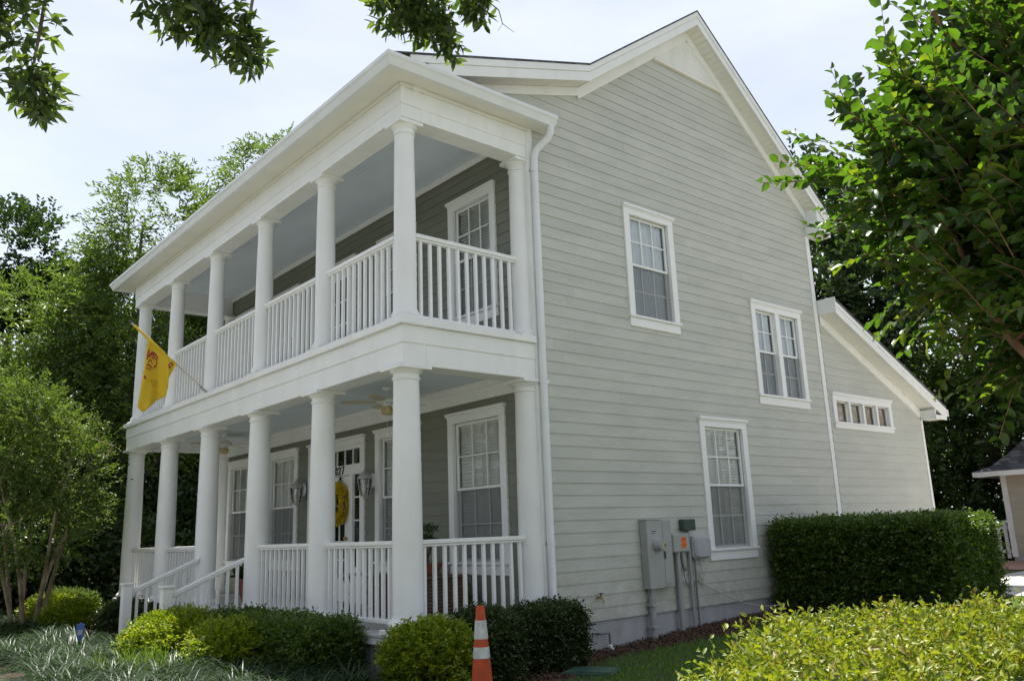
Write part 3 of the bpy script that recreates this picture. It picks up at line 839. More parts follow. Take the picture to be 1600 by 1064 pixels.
# ---- columns
COLX = [-0.18 - 1.95 * k for k in range(6)]
LOWP = [(0.205, FL + 0.05), (0.205, FL + 0.075), (0.218, FL + 0.10), (0.205, FL + 0.13), (0.185, FL + 0.14), (0.175, FL + 0.16), (0.166, FL + 0.2), (0.166, 0.6), (0.162, 1.2), (0.155, 1.8), (0.146, 2.44), (0.147, 2.455), (0.160, 2.462), (0.160, 2.485), (0.147, 2.495), (0.146, 2.52), (0.158, 2.535), (0.182, 2.552), (0.190, 2.566), (0.190, 2.570)]
UPP = [(0.150, 3.185), (0.162, 3.20), (0.166, 3.222), (0.158, 3.245), (0.146, 3.255), (0.141, 3.272), (0.132, 3.30), (0.132, 3.9), (0.129, 4.4), (0.124, 4.9), (0.117, 5.43), (0.118, 5.445), (0.130, 5.452), (0.130, 5.473), (0.118, 5.482), (0.117, 5.51), (0.128, 5.525), (0.148, 5.542), (0.154, 5.555), (0.154, 5.559)]


def column(x, y, upper):
    P = UPP if upper else LOWP
    body = MB().lathe([p for p in P], x, y, 36).build('column', WH, house, smooth=28)
    zb_ = 3.1445 if upper else FL + 0.0005
    h = 0.175 if upper else 0.225
    MB().box(x - h, x + h, y - h, y + h, zb_, P[0][1]).build('plinth', WH, body, bevel=0.004)
    h = 0.168 if upper else 0.212
    MB().box(x - h, x + h, y - h, y + h, P[-1][1], (ZB if upper else 2.611) - 0.0005).build('abacus', WH, body, bevel=0.003)
    return body


for k in range(6):
    column(COLX[k], 0.155, False); column(COLX[k], 0.155, True)
for x in (COLX[0], COLX[5]):
    column(x, YW - 0.025, False); column(x, YW - 0.025, True)

# ---- railings: each bay a part, balusters its sub-parts
RAIL = {'low': (-0.17, -0.125, 0.635, 0.71), 'up': (3.205, 3.245, 4.155, 4.235)}
extra = MB()
BAL = {}


def baluster(parent, x, y, z0, z1, own=True, name='baluster'):
    if not own:
        extra.box(x - 0.018, x + 0.018, y - 0.018, y + 0.018, z0, z1); return
    key = (round(z0, 3), round(z1, 3))
    if key not in BAL:
        o = MB().box(x - 0.018, x + 0.018, y - 0.018, y + 0.018, z0, z1).build(name, WH, parent, origin=(x, y, z0))
        BAL[key] = o
    else:
        o = BAL[key].copy(); COL.objects.link(o); o.parent = parent
        o.location = Vector((x, y, z0)) - WL[parent.name]


def railing(p, q, lev, n, own):
    """p, q: column centres; runs along x or y"""
    zb0, zb1, zt0, zt1 = RAIL[lev]
    alongx = abs(p[1] - q[1]) < 0.01
    g = 0.115
    mb_ = MB()
    def bar(h0, h1, wd):
        if alongx: mb_.box(min(p[0], q[0]) + g, max(p[0], q[0]) - g, p[1] - wd, p[1] + wd, h0, h1)
        else: mb_.box(p[0] - wd, p[0] + wd, min(p[1], q[1]) + g, max(p[1], q[1]) - g, h0, h1)
    bar(zt0 + 0.028, zt1, 0.05); bar(zt0, zt0 + 0.0275, 0.034)
    r_ = mb_.build('railing', WH, house, bevel=0.006, origin=((p[0] + q[0]) / 2, (p[1] + q[1]) / 2, zb0))
    mb_ = MB()
    bar(zb0, zb1, 0.024)
    mb_.build('bottom_rail', WH, r_, bevel=0.004)
    for i in range(n):
        t = 0.155 / 1.95 + (i + 0.5) / n * (1 - 0.31 / 1.95)
        baluster(r_, p[0] + (q[0] - p[0]) * t, p[1] + (q[1] - p[1]) * t, zb1, zt0, own)


for k in range(5):
    railing((COLX[k], 0.155), (COLX[k + 1], 0.155), 'up', 12, k < 3)
    if k != 2: railing((COLX[k], 0.155), (COLX[k + 1], 0.155), 'low', 12, k < 2)
for i, x in enumerate((COLX[0], COLX[5])):
    railing((x, 0.155), (x, YW - 0.025), 'up', 11, i == 0)
    railing((x, 0.155), (x, YW - 0.025), 'low', 11, i == 0)

# ---- front steps
mb = MB()
sx0, sx1 = -5.90, -4.22
for i in range(3):
    z1_ = FL - 0.165 * (i + 1)
    mb.box(sx0, sx1, -0.085 - 0.29 * (i + 1) - 0.02, -0.085 - 0.29 * i, z1_ - 0.04, z1_)
    mb.box(sx0 + 0.02, sx1 - 0.02, -0.085 - 0.29 * (i + 1), -0.085 - 0.29 * i - 0.001, -0.8, z1_ - 0.041)
steps = mb.build('front_steps', M['deck'], house, bevel=0.004)
for x in (-4.19, -5.93):
    mb = MB()
    y = -1.03
    mb.box(x - 0.065, x + 0.065, y - 0.065, y + 0.065, -0.78, 0.185)
    nw = mb.build('newel_post', WH, steps, bevel=0.004)
    MB().box(x - 0.085, x + 0.085, y - 0.085, y + 0.085, 0.2, 0.228).box(x - 0.075, x + 0.075, y - 0.075, y + 0.075, 0.1855, 0.1995).build('cap', WH, nw, bevel=0.006)
    mb = MB()
    ya, za, yb, zb_ = -0.965, 0.055, 0.02, 0.47
    mb.prism([(ya, za), (yb, zb_), (yb, zb_ + 0.075), (ya, za + 0.075)], 'x', x - 0.036, x + 0.036)
    hr = mb.build('handrail', WH, steps, bevel=0.012)
    for i in range(7):
        yy = -0.88 + i * 0.135
        zz = za + (yy - ya) / (yb - ya) * (zb_ - za)
        st = min(2, max(0, int((-0.085 - yy) / 0.29)))
        zf = FL - 0.165 * (st + 1) if yy < -0.085 else FL
        MB().box(x - 0.018, x + 0.018, yy - 0.018, yy + 0.018, zf, zz + 0.005).build('baluster', WH, hr)


# ---- windows
def window(place, r_, kind='six', shade='blind', label=None, depth=0.3):
    a0, a1, z0, z1 = r_
    B = lambda mb_, p0, p1, q0, q1, o0, o1: mb_.add([place(p0, q0, o0), place(p1, q0, o0), place(p1, q1, o0), place(p0, q1, o0), place(p0, q0, o1), place(p1, q0, o1), place(p1, q1, o1), place(p0, q1, o1)],
                                                     [(0, 3, 2, 1), (4, 5, 6, 7), (0, 1, 5, 4), (1, 2, 6, 5), (2, 3, 7, 6), (3, 0, 4, 7)])
    c0, c1 = a0 + 0.022, a1 - 0.022             # casing edges
    o0, o1 = c0 + 0.118, c1 - 0.118             # clear opening
    s0, s1 = z0 + 0.165, z1 - 0.150
    mb_ = MB()
    B(mb_, c0, o0, s0, s1, -0.02, 0.036); B(mb_, o1, c1, s0, s1, -0.02, 0.036)
    B(mb_, c0, c1, s1 + 0.0005, z1 - 0.04, -0.02, 0.038)
    B(mb_, a0, a1, z1 - 0.0395, z1, -0.01, 0.068)
    B(mb_, a0 + 0.01, a1 - 0.01, z1 - 0.062, z1 - 0.0398, -0.01, 0.05)
    if kind == 'wide':
        B(mb_, c0, c1, z0 + 0.05, s0 - 0.0005, -0.02, 0.037)
    win = mb_.build('window', M['white_clean'], house, bevel=0.003)
    if label: win['label'] = label
    mb_ = MB()
    if kind != 'wide':
        B(mb_, c0, c1, z0, s0 - 0.034, -0.01, 0.03)
    B(mb_, a0 + 0.002, a1 - 0.002, s0 - 0.0335, s0 - 0.0005, -0.02, 0.062)
    mb_.build('sill', M['white_clean'], win, bevel=0.004)
    # reveal behind the wall
    mb_ = MB()
    pts = [(o0 - 0.02, s0 - 0.02), (o1 + 0.02, s0 - 0.02), (o1 + 0.02, s1 + 0.02), (o0 - 0.02, s1 + 0.02)]
    vs = [place(p[0], p[1], -0.02) for p in pts] + [place(p[0], p[1], -depth) for p in pts]
    mb_.add(vs, [(0, 1, 5, 4), (1, 2, 6, 5), (2, 3, 7, 6), (3, 0, 4, 7), (4, 5, 6, 7)])
    mb_.build('reveal', M['reveal_grey'], win, recalc=False)
    units = [(o0, o1)]
    if kind == 'double':
        md = (o0 + o1) / 2
        mb_ = MB(); B(mb_, md - 0.062, md + 0.062, s0, s1, -0.05, 0.034); mb_.build('mullion', M['white_clean'], win, bevel=0.003)
        units = [(o0, md - 0.0625), (md + 0.0625, o1)]
    if kind == 'wide':
        wd = (o1 - o0 - 3 * 0.07) / 4
        units = [(o0 + i * (wd + 0.07), o0 + i * (wd + 0.07) + wd) for i in range(4)]
        for i in range(3):
            mb_ = MB(); B(mb_, units[i][1], units[i + 1][0], s0, s1, -0.05, 0.033); mb_.build('mullion', M['white_clean'], win, bevel=0.003)
    for u0, u1 in units:
        zm = s0 + (s1 - s0) * 0.515
        sashes = [(s0, s1, -0.034)] if kind == 'wide' else [(zm - 0.018, s1, -0.040), (s0, zm + 0.018, -0.062)]
        for si, (q0, q1, off) in enumerate(sashes):
            mb_ = MB()
            fw = 0.042 if kind != 'wide' else 0.02
            e0, e1, f0, f1 = u0 + fw, u1 - fw, q0 + (0.036 if kind != 'wide' else 0.02), q1 - (0.036 if kind != 'wide' else 0.02)
            B(mb_, u0, e0, q0, q1, off - 0.02, off + 0.012); B(mb_, e1, u1, q0, q1, off - 0.02, off + 0.012)
            B(mb_, e0, e1, q0, f0, off - 0.02, off + 0.0115); B(mb_, e0, e1, f1, q1, off - 0.02, off + 0.0115)
            sash = mb_.build('sash', M['white_clean'], win, bevel=0.003)
            if kind != 'wide':
                nx = 3 if kind == 'six' else 2
                mb_ = MB()
                go = off + (0.0035 if si == 0 else 0.0)
                for j in range(1, nx):
                    x_ = e0 + (e1 - e0) * j / nx; B(mb_, x_ - 0.009, x_ + 0.009, f0, f1, off - 0.014, go - 0.0005)
                B(mb_, e0, e1, (f0 + f1) / 2 - 0.009, (f0 + f1) / 2 + 0.009, off - 0.0135, go - 0.0002)
                mb_.build('glazing_bars', M['white_clean'], sash)
            mb_ = MB(); mb_.quad(*[place(a, z, off - 0.008) for a, z in ((e0, f0), (e1, f0), (e1, f1), (e0, f1))]); mb_.build('pane', M['glass'], sash, recalc=False)
            if si == 1:
                mb_ = MB(); mb_.quad(*[place(a, z, off + 0.02) for a, z in ((u0 + 0.012, q0 + 0.01), (u1 - 0.012, q0 + 0.01), (u1 - 0.012, q1 - 0.03), (u0 + 0.012, q1 - 0.03))])
                mb_.build('insect_screen', M['screen'], win, recalc=False)
        # shade behind the glass
        mb_ = MB()
        b0, b1 = u0 + 0.03, u1 - 0.03
        if shade == 'blind':
            nsl = int((s1 - s0) / 0.044); tl_ = 0.012 * random.random()
            for j in range(nsl):
                zc = s1 - 0.03 - j * 0.044
                mb_.add([place(b0, zc, -0.096 - tl_), place(b1, zc, -0.096 - tl_), place(b1, zc - 0.041, -0.085), place(b0, zc - 0.041, -0.085)], [(0, 1, 2, 3)])
            B(mb_, b0, b1, s1 - 0.05, s1 - 0.01, -0.12, -0.075)
            for t in (0.16, 0.5, 0.84):
                x_ = b0 + (b1 - b0) * t; B(mb_, x_ - 0.006, x_ + 0.006, s0, s1 - 0.05, -0.0825, -0.080)
            mb_.build('blind', M['blind'], win, recalc=False)
        else:
            mt_ = M['curtain'] if shade == 'curtain' else M['brown_blind']
            nn = 40
            amp = 0.018 if shade == 'curtain' else 0.006
            if shade == 'shade': b0, b1 = u0 + 0.004, u1 - 0.004
            top_ = s1 - 0.02; bot_ = s0 + 0.01
            for j in range(nn):
                xa, xb = b0 + (b1 - b0) * j / nn, b0 + (b1 - b0) * (j + 1) / nn
                oa, ob = -0.09 + amp * math.sin(j * 1.25), -0.09 + amp * math.sin((j + 1) * 1.25)
                mb_.add([place(xa, bot_, oa), place(xb, bot_, ob), place(xb, top_, ob), place(xa, top_, oa)], [(0, 1, 2, 3)])
            mb_.build('curtain' if shade == 'curtain' else 'roman_shade', mt_, win, recalc=False)
    return win


window(side_pl, W_SIDE['A'], 'six', 'curtain', 'upper gable window with sheer white curtain')
window(side_pl, W_SIDE['B'], 'double', 'curtain', 'paired narrow window on the stair')
window(side_pl, W_SIDE['C'], 'six', 'blind', 'ground floor side window with lowered white blind')
window(side_pl, W_SIDE['D'], 'wide', 'shade', 'row of four small panes with tan shades on the wing')
for a, b in W_LOW: window(front_pl, (a, b, 0.225, 2.40), 'six', 'blind')
for a, b in W_UP: window(front_pl, (a, b, 3.587, 5.53), 'six', 'blind')


# ---- front door with transom and sidelights
def FB(mb_, x0, x1, z0, z1, o0, o1):
    return mb_.box(x0, x1, YW - o0, YW - o1, z0, z1)


mb = MB()
dx0, dx1 = DOOR[0], DOOR[1]
cx_ = (dx0 + dx1) / 2
for x0, x1 in ((dx0 + 0.022, dx0 + 0.13), (dx1 - 0.13, dx1 - 0.022)): FB(mb, x0, x1, FL, 2.245, -0.02, 0.036)
FB(mb, dx0 + 0.022, dx1 - 0.022, 2.2455, 2.35, -0.02, 0.038); FB(mb, dx0, dx1, 2.3505, 2.39, -0.01, 0.068)
FB(mb, dx0 + 0.13, dx1 - 0.13, 1.765, 1.935, -0.05, 0.02)
FB(mb, dx0 + 0.13, dx1 - 0.13, 2.185, 2.2445, -0.05, 0.02)
for x in (cx_ - 0.575, cx_ + 0.465): FB(mb, x, x + 0.11, FL, 1.7645, -0.05, 0.022)
for x0, x1 in ((dx0 + 0.13, dx0 + 0.19), (dx1 - 0.19, dx1 - 0.13)): FB(mb, x0, x1, FL, 1.7645, -0.05, 0.018); FB(mb, x0, x1, 1.9355, 2.1845, -0.05, 0.018)
for x0, x1 in ((dx0 + 0.19, cx_ - 0.575), (cx_ + 0.575, dx1 - 0.19)): FB(mb, x0, x1, FL, 0.30, -0.05, 0.012)
door_fr = mb.build('front_door', M['white_clean'], house, bevel=0.003)
mb = MB(); FB(mb, dx0 + 0.12, dx1 - 0.12, FL, 2.25, -0.34, -0.33); mb.build('reveal', M['dark_room'], door_fr)
mb = MB()
for x in [dx0 + 0.19 + (dx1 - dx0 - 0.38) * j / 6 for j in range(1, 6)]: FB(mb, x - 0.012, x + 0.012, 1.936, 2.184, -0.035, -0.012)
for x0, x1 in ((dx0 + 0.19, cx_ - 0.575), (cx_ + 0.575, dx1 - 0.19)):
    for z in (0.66, 1.03, 1.40): FB(mb, x0, x1, z - 0.012, z + 0.012, -0.035, -0.012)
mb.build('glazing_bars', M['white_clean'], door_fr)
mb = MB()
FB(mb, dx0 + 0.191, dx1 - 0.191, 1.937, 2.183, -0.026, -0.024)
FB(mb, dx0 + 0.191, cx_ - 0.576, 0.301, 1.764, -0.026, -0.024); FB(mb, cx_ + 0.576, dx1 - 0.191, 0.301, 1.764, -0.026, -0.024)
mb.build('pane', M['glass'], door_fr)
mb = MB()
FB(mb, cx_ - 0.46, cx_ - 0.30, FL + 0.01, 1.755, -0.045, 0.0); FB(mb, cx_ + 0.30, cx_ + 0.46, FL + 0.01, 1.755, -0.045, 0.0)
FB(mb, cx_ - 0.2995, cx_ + 0.2995, 1.55, 1.755, -0.045, -0.0005); FB(mb, cx_ - 0.2995, cx_ + 0.2995, FL + 0.01, 0.12, -0.045, -0.0005)
FB(mb, cx_ - 0.19, cx_ + 0.19, FL + 0.10, 0.04, -0.045, 0.008)
leaf = mb.build('door_leaf', M['white_clean'], door_fr, bevel=0.004)
mb = MB()
for x in (cx_ - 0.1, cx_ + 0.1): FB(mb, x - 0.012, x + 0.012, 0.121, 1.549, -0.03, -0.008)
for z in (0.41, 0.70, 0.99, 1.28): FB(mb, cx_ - 0.299, cx_ + 0.299, z - 0.012, z + 0.012, -0.0295, -0.0085)
mb.build('glazing_bars', M['white_clean'], door_fr)
mb = MB(); FB(mb, cx_ - 0.299, cx_ + 0.299, 0.121, 1.549, -0.022, -0.020); mb.build('pane', M['glass'], door_fr)
mb = MB(); mb.lathe([(0.0, 0), (0.02, 0), (0.03, 0.02), (0.03, 0.05), (0.0, 0.06)], 0, 0, 14)
mb.v = [(cx_ + 0.38 + p[0], YW - 0.002 - p[2], 0.75 + p[1]) for p in mb.v]
mb.build('handle', M['brass'], door_fr, smooth=40)
# upper balcony door
mb = MB()
ux0, ux1 = UDOOR[0], UDOOR[1]
for x0, x1 in ((ux0 + 0.022, ux0 + 0.13), (ux1 - 0.13, ux1 - 0.022)): FB(mb, x0, x1, 3.15, 5.385, -0.02, 0.036)
FB(mb, ux0 + 0.022, ux1 - 0.022, 5.3855, 5.49, -0.02, 0.038); FB(mb, ux0, ux1, 5.4905, 5.53, -0.01, 0.068)
for x0, x1 in ((ux0 + 0.13, ux0 + 0.28), (ux1 - 0.28, ux1 - 0.13)): FB(mb, x0, x1, 3.15, 5.385, -0.05, -0.004)
FB(mb, ux0 + 0.2805, ux1 - 0.2805, 5.22, 5.385, -0.05, -0.005); FB(mb, ux0 + 0.2805, ux1 - 0.2805, 3.15, 3.55, -0.05, -0.005)
for j in (1, 2):
    x = ux0 + 0.28 + (ux1 - ux0 - 0.56) * j / 3; FB(mb, x - 0.012, x + 0.012, 3.5505, 5.2195, -0.035, -0.012)
for z in (3.97, 4.39, 4.81): FB(mb, ux0 + 0.2805, ux1 - 0.2805, z - 0.012, z + 0.012, -0.0345, -0.0125)
ud = mb.build('balcony_door', M['white_clean'], house, bevel=0.003)
mb = MB(); FB(mb, ux0 + 0.281, ux1 - 0.281, 3.551, 5.219, -0.026, -0.024); mb.build('pane', M['glass'], ud)
mb = MB(); FB(mb, ux0 + 0.12, ux1 - 0.12, 3.15, 5.39, -0.34, -0.33); mb.build('reveal', M['dark_room'], ud)
# the remaining balusters (far bays) as one part
ex = extra.build('balusters', WH, house); ex['kind'] = 'stuff'


# ------------------------------------------------------------------ lettering strokes (house number)
def stroke(mb_, pts, wd, place):
    for (x0, z0), (x1, z1) in zip(pts[:-1], pts[1:]):
        d = Vector((x1 - x0, z1 - z0)); 
        if d.length < 1e-6: continue
        n_ = Vector((-d.y, d.x)).normalized() * wd / 2; e_ = d.normalized() * wd * 0.3
        q = [(x0 - e_.x + n_.x, z0 - e_.y + n_.y), (x0 - e_.x - n_.x, z0 - e_.y - n_.y), (x1 + e_.x - n_.x, z1 + e_.y - n_.y), (x1 + e_.x + n_.x, z1 + e_.y + n_.y)]
        vs = [place(a, z, 0.0) for a, z in q] + [place(a, z, 0.012) for a, z in q]
        mb_.add(vs, [(0, 3, 2, 1), (4, 5, 6, 7), (0, 1, 5, 4), (1, 2, 6, 5), (2, 3, 7, 6), (3, 0, 4, 7)])


def arc(cx, cz, rx, rz_, a, b, n=10):
    return [(cx + rx * math.cos(R(a + (b - a) * i / n)), cz + rz_ * math.sin(R(a + (b - a) * i / n))) for i in range(n + 1)]


num = empty('house_number', (-5.06, YW - 0.021, 1.79), 'black numerals 027 on the white rail under the door transom', 'house number')
GL = {'0': [arc(0.04, 0.06, 0.032, 0.06, 0, 360, 16)], '2': [arc(0.04, 0.083, 0.032, 0.037, 170, -30, 9) + [(0.008, 0.0), (0.076, 0.0)]], '7': [[(0.006, 0.12), (0.076, 0.12), (0.032, 0.0)]]}
for i, ch in enumerate('027'):
    mb = MB()
    for st in GL[ch]:
        stroke(mb, [(-5.115 + i * 0.108 + x, 1.79 + z) for x, z in st], 0.019, lambda a, z, o: (a, YW - 0.0215 - o, z))
    mb.build('numeral', M['numbers'], num)


# ------------------------------------------------------------------ leaves
def leaf_mesh(name, P, D, Nn, L, Wd, mt, parent=None, oval=False, fold=0.25, droop=0.15, label=None, rnd=None):
    n = len(P)
    D = D / np.linalg.norm(D, axis=1, keepdims=True)
    S = np.cross(D, Nn); S /= np.linalg.norm(S, axis=1, keepdims=True) + 1e-9
    U = np.cross(S, D)
    L = np.broadcast_to(np.asarray(L, float), (n,))[:, None]; Wd = np.broadcast_to(np.asarray(Wd, float), (n,))[:, None]
    if oval:
        m1 = P + D * L * 0.32; m2 = P + D * L * 0.68 - U * L * droop * 0.4; tip = P + D * L - U * L * droop
        up1 = U * Wd * fold
        V = np.stack([P, m1, m2, tip, m1 + S * Wd * 0.5 + up1, m2 + S * Wd * 0.42 + up1, m1 - S * Wd * 0.5 + up1, m2 - S * Wd * 0.42 + up1], 1)
        F = np.array([[0, 4, 1, 1], [0, 1, 6, 6], [1, 4, 5, 2], [1, 2, 7, 6], [2, 5, 3, 3], [2, 3, 7, 7]])
        tri = [(0, 4, 1), (0, 1, 6), (1, 4, 5), (1, 5, 2), (1, 2, 7), (1, 7, 6), (2, 5, 3), (2, 3, 7)]
        k = 8
    else:
        md = P + D * L * 0.5
        V = np.stack([P, md + S * Wd * 0.5 + U * Wd * fold, P + D * L - U * L * droop, md - S * Wd * 0.5 + U * Wd * fold], 1)
        tri = [(0, 1, 2), (0, 2, 3)]
        k = 4
    tri = np.array(tri)
    V = V.reshape(-1, 3)
    T = (np.arange(n)[:, None, None] * k + tri[None]).reshape(-1)
    if rnd is None: rnd = rng.random(n)
    return raw_mesh(name, V, T, np.repeat(rnd, k), mt, parent, label)


def raw_mesh(name, V, T, rv, mt, parent=None, label=None):
    me = bpy.data.meshes.new(name)
    if parent is not None:
        pw = WL[parent.name]; V = V - np.array([pw.x, pw.y, pw.z])
    nt_ = len(T) // 3
    me.vertices.add(len(V)); me.vertices.foreach_set('co', V.astype(np.float32).ravel())
    me.loops.add(len(T)); me.loops.foreach_set('vertex_index', T.astype(np.int32))
    me.polygons.add(nt_); me.polygons.foreach_set('loop_start', np.arange(0, 3 * nt_, 3, dtype=np.int32))
    try: me.polygons.foreach_set('loop_total', np.full(nt_, 3, np.int32))
    except Exception: pass
    me.update(calc_edges=True)
    at = me.attributes.new('rnd', 'FLOAT', 'POINT'); at.data.foreach_set('value', rv.astype(np.float32))
    me.materials.append(mt)
    o = link(bpy.data.objects.new(name, me))
    if parent is not None: o.parent = parent
    WL[o.name] = WL[parent.name].copy() if parent is not None else Vector((0, 0, 0))
    if label: o['label'] = label
    return o


def unit(n):
    v = rng.normal(size=(n, 3)); return v / np.linalg.norm(v, axis=1, keepdims=True)


def sprays(P0, D0, length, m, leaf_l, ang=50, jitter=0.25, droop=0.25):
    """leaves alternating along twigs; returns P, D, N, twig index"""
    n = len(P0)
    D0 = D0 / np.linalg.norm(D0, axis=1, keepdims=True)
    length = np.broadcast_to(np.asarray(length, float), (n,))
    t = (np.arange(m) + 0.6) / m
    up = np.array([0, 0, 1.0])
    side = np.cross(D0, up + rng.normal(scale=0.3, size=(n, 3))); side /= np.linalg.norm(side, axis=1, keepdims=True) + 1e-9
    pos = P0[:, None] + D0[:, None] * (t[None, :, None] * length[:, None, None])
    pos[..., 2] -= droop * (t[None] ** 2) * length[:, None]
    sg = np.where(np.arange(m) % 2 == 0, 1.0, -1.0)
    ca, sa = math.cos(R(ang)), math.sin(R(ang))
    d = D0[:, None] * ca + side[:, None] * (sa * sg)[None, :, None] + rng.normal(scale=jitter, size=(n, m, 3))
    nn = np.cross(side, D0); nn = nn * np.sign(nn[:, 2:3] + 1e-6)
    nn = nn[:, None] + rng.normal(scale=jitter * 1.4, size=(n, m, 3))
    return pos.reshape(-1, 3), d.reshape(-1, 3), nn.reshape(-1, 3), np.repeat(np.arange(n), m)


def gap_noise(P, freq, seed):
    return np.array([mnoise.noise(Vector((p[0] * freq + seed, p[1] * freq - seed * 0.7, p[2] * freq + 3.1))) for p in P])


def crown_points(blobs, n, shell=0.55, freq=0.6, thr=-0.12, seed=0.0):
    """points in a set of ellipsoid blobs (cx,cy,cz,rx,ry,rz), thinned by noise so the crown has gaps"""
    vol = np.array([b[3] * b[4] * b[5] for b in blobs]) ** 0.75
    out_p, out_d = [], []
    need = n
    while need > 0:
        k = int(need * 1.9) + 50
        idx = rng.choice(len(blobs), k, p=vol / vol.sum())
        B = np.array(blobs)[idx]
        u = unit(k); rad = rng.random(k) ** (1 / 3.0) * (1 - shell) + shell * rng.random(k) ** 0.25
        p = B[:, :3] + u * rad[:, None] * B[:, 3:6]
        keep = gap_noise(p, freq, seed) > thr + rng.normal(scale=0.08, size=k)
        out_p.append(p[keep]); out_d.append(u[keep]); need -= keep.sum()
    return np.concatenate(out_p)[:n], np.concatenate(out_d)[:n]


def curve_pts(a, b, bend, n=6):
    a, b = Vector(a), Vector(b); L_ = (b - a).length
    off = Vector((rng.normal(), rng.normal(), rng.normal() * 0.5)) * bend * L_
    return [a.lerp(b, i / n) + off * math.sin(PI * i / n) + Vector((0, 0, -0.06 * L_ * math.sin(PI * i / n))) for i in range(n + 1)]


def tree(name, base, blobs, ntwig, m, leaf, twig, label, group, cat='tree', lmat='lf_mid', bark='bark', tr=0.2, limbs=16, seed=0.0, freq=0.6, thr=-0.12, droop=0.3, shell=0.5, upw=0.2, top=None, ratio=0.5, jitter=0.3):
    root = empty(name, base, label, cat, group)
    P, U = crown_points(blobs, ntwig, shell, freq, thr, seed)
    D = U * 0.8 + rng.normal(scale=0.45, size=U.shape); D[:, 2] += upw
    tl = twig * (0.6 + 0.8 * rng.random(ntwig))
    LP, LD, LN, ti = sprays(P, D, tl, m, leaf, 48, jitter, droop)
    tone = rng.random(ntwig)
    rn = np.clip(tone[ti] * 0.6 + rng.random(len(ti)) * 0.4, 0, 1)
    ll = leaf * (0.7 + 0.6 * rng.random(len(LP)))
    mb_ = MB()
    zt_ = top if top is not None else max(b[2] + b[5] * 0.25 for b in blobs)
    axis = [Vector(base) + Vector((0, 0, -0.15))]
    tx = sum(b[0] for b in blobs) / len(blobs); ty = sum(b[1] for b in blobs) / len(blobs)
    for i in range(1, 9):
        t = i / 8
        axis.append(Vector((base[0] + (tx - base[0]) * t + 0.12 * math.sin(t * 5 + seed), base[1] + (ty - base[1]) * t + 0.12 * math.cos(t * 4 + seed), base[2] + (zt_ - base[2]) * t)))
    mb_.tube(axis, [tr * 1.25] + [tr * (1 - 0.85 * i / 8) for i in range(1, 9)], 10)
    for i in range(limbs):
        q = P[rng.integers(ntwig)]
        s_ = min(0.9, max(0.22, (q[2] - base[2]) / (zt_ - base[2] + 1e-6) - 0.15 - 0.15 * rng.random()))
        j = int(s_ * 8); a_ = axis[j].lerp(axis[min(8, j + 1)], s_ * 8 - j)
        cp = curve_pts(a_, q, 0.07)
        r0 = tr * (1 - 0.85 * s_) * 0.5
        mb_.tube(cp, [r0 * (1 - 0.8 * k / 6) for k in range(7)], 6)
    mb_.build('trunk', M[bark], root, smooth=60, recalc=False)
    leaf_mesh('crown', LP, LD, LN, ll, ll * ratio, M[lmat], root, rnd=rn)
    return root


# ------------------------------------------------------------------ woodland behind
FOREST = 'woodland trees behind the house'
# feathery bright green trees left of the house
tree('cypress_tree', (-17.6, 2.5, -0.7), [(-17.5, 2.6, 9.4, 2.0, 2.0, 2.9), (-17.6, 2.4, 6.6, 2.7, 2.7, 2.6), (-17.8, 2.2, 4.0, 3.0, 3.0, 2.4), (-17.9, 1.3, 7.6, 1.5, 1.5, 1.8)], 3600, 12, 0.17, 0.85, 'tall feathery bright green tree just left of the porch', FOREST, lmat='lf_cypress', tr=0.24, limbs=26, seed=1.0, freq=0.8, thr=-0.16, droop=0.45, ratio=0.33, upw=0.0)
tree('cypress_tree', (-17.0, 6.2, -0.6), [(-17.0, 6.1, 11.4, 1.9, 1.9, 2.6), (-16.8, 6.0, 8.6, 2.7, 2.7, 2.6), (-16.9, 6.0, 5.6, 2.9, 2.9, 2.6), (-17.3, 4.7, 9.8, 1.5, 1.5, 1.8)], 3200, 12, 0.17, 0.85, 'tall feathery tree rising over the left end of the porch roof', FOREST, lmat='lf_cypress', tr=0.24, limbs=26, seed=4.0, freq=0.8, thr=-0.14, droop=0.45, ratio=0.33, upw=0.0)
tree('cypress_tree', (-18.4, -0.4, -0.7), [(-18.4, -0.3, 6.4, 1.9, 1.9, 2.0), (-18.4, -0.3, 4.0, 2.6, 2.6, 2.2), (-18.6, -0.4, 2.2, 2.6, 2.6, 1.8)], 2400, 12, 0.17, 0.8, 'shorter feathery light green tree behind the crape myrtle', FOREST, lmat='lf_cypress', tr=0.18, limbs=20, seed=8.0, freq=0.8, thr=-0.14, droop=0.45, ratio=0.33, upw=0.0)
# darker broadleaf trees further back
BROAD = [((-27.0, 0.4), 13.6, 3.1, 'tall dark oak at far left with sky showing through its crown', 2.0, 'lf_dark'),
         ((-26.5, -3.4), 10.5, 3.0, 'dark broad tree at the left edge beyond the crape myrtle', 3.0, 'lf_dark'),
         ((-24.0, 8.6), 15.4, 3.2, 'pale topped tall tree behind the porch roof, left of the overhanging sprig', 5.0, 'lf_mid'),
         ((-21.5, 9.5), 9.5, 3.2, 'dark tree seen between the far porch columns', 6.0, 'lf_dark'),
         ((-23.0, 4.0), 9.0, 3.2, 'dark tree filling the gap behind the two feathery trees', 7.0, 'lf_dark'),
         ((-5.6, 18.6), 12.3, 2.9, 'tall tree whose dark top shows beside the right gable slope', 9.0, 'lf_dark'),
         ((-2.4, 25.0), 13.5, 3.8, 'large tree rising behind the garage corner', 10.0, 'lf_mid'),
         ((5.0, 31.0), 14.0, 4.2, 'big dark tree behind the garage roof', 11.0, 'lf_dark')]
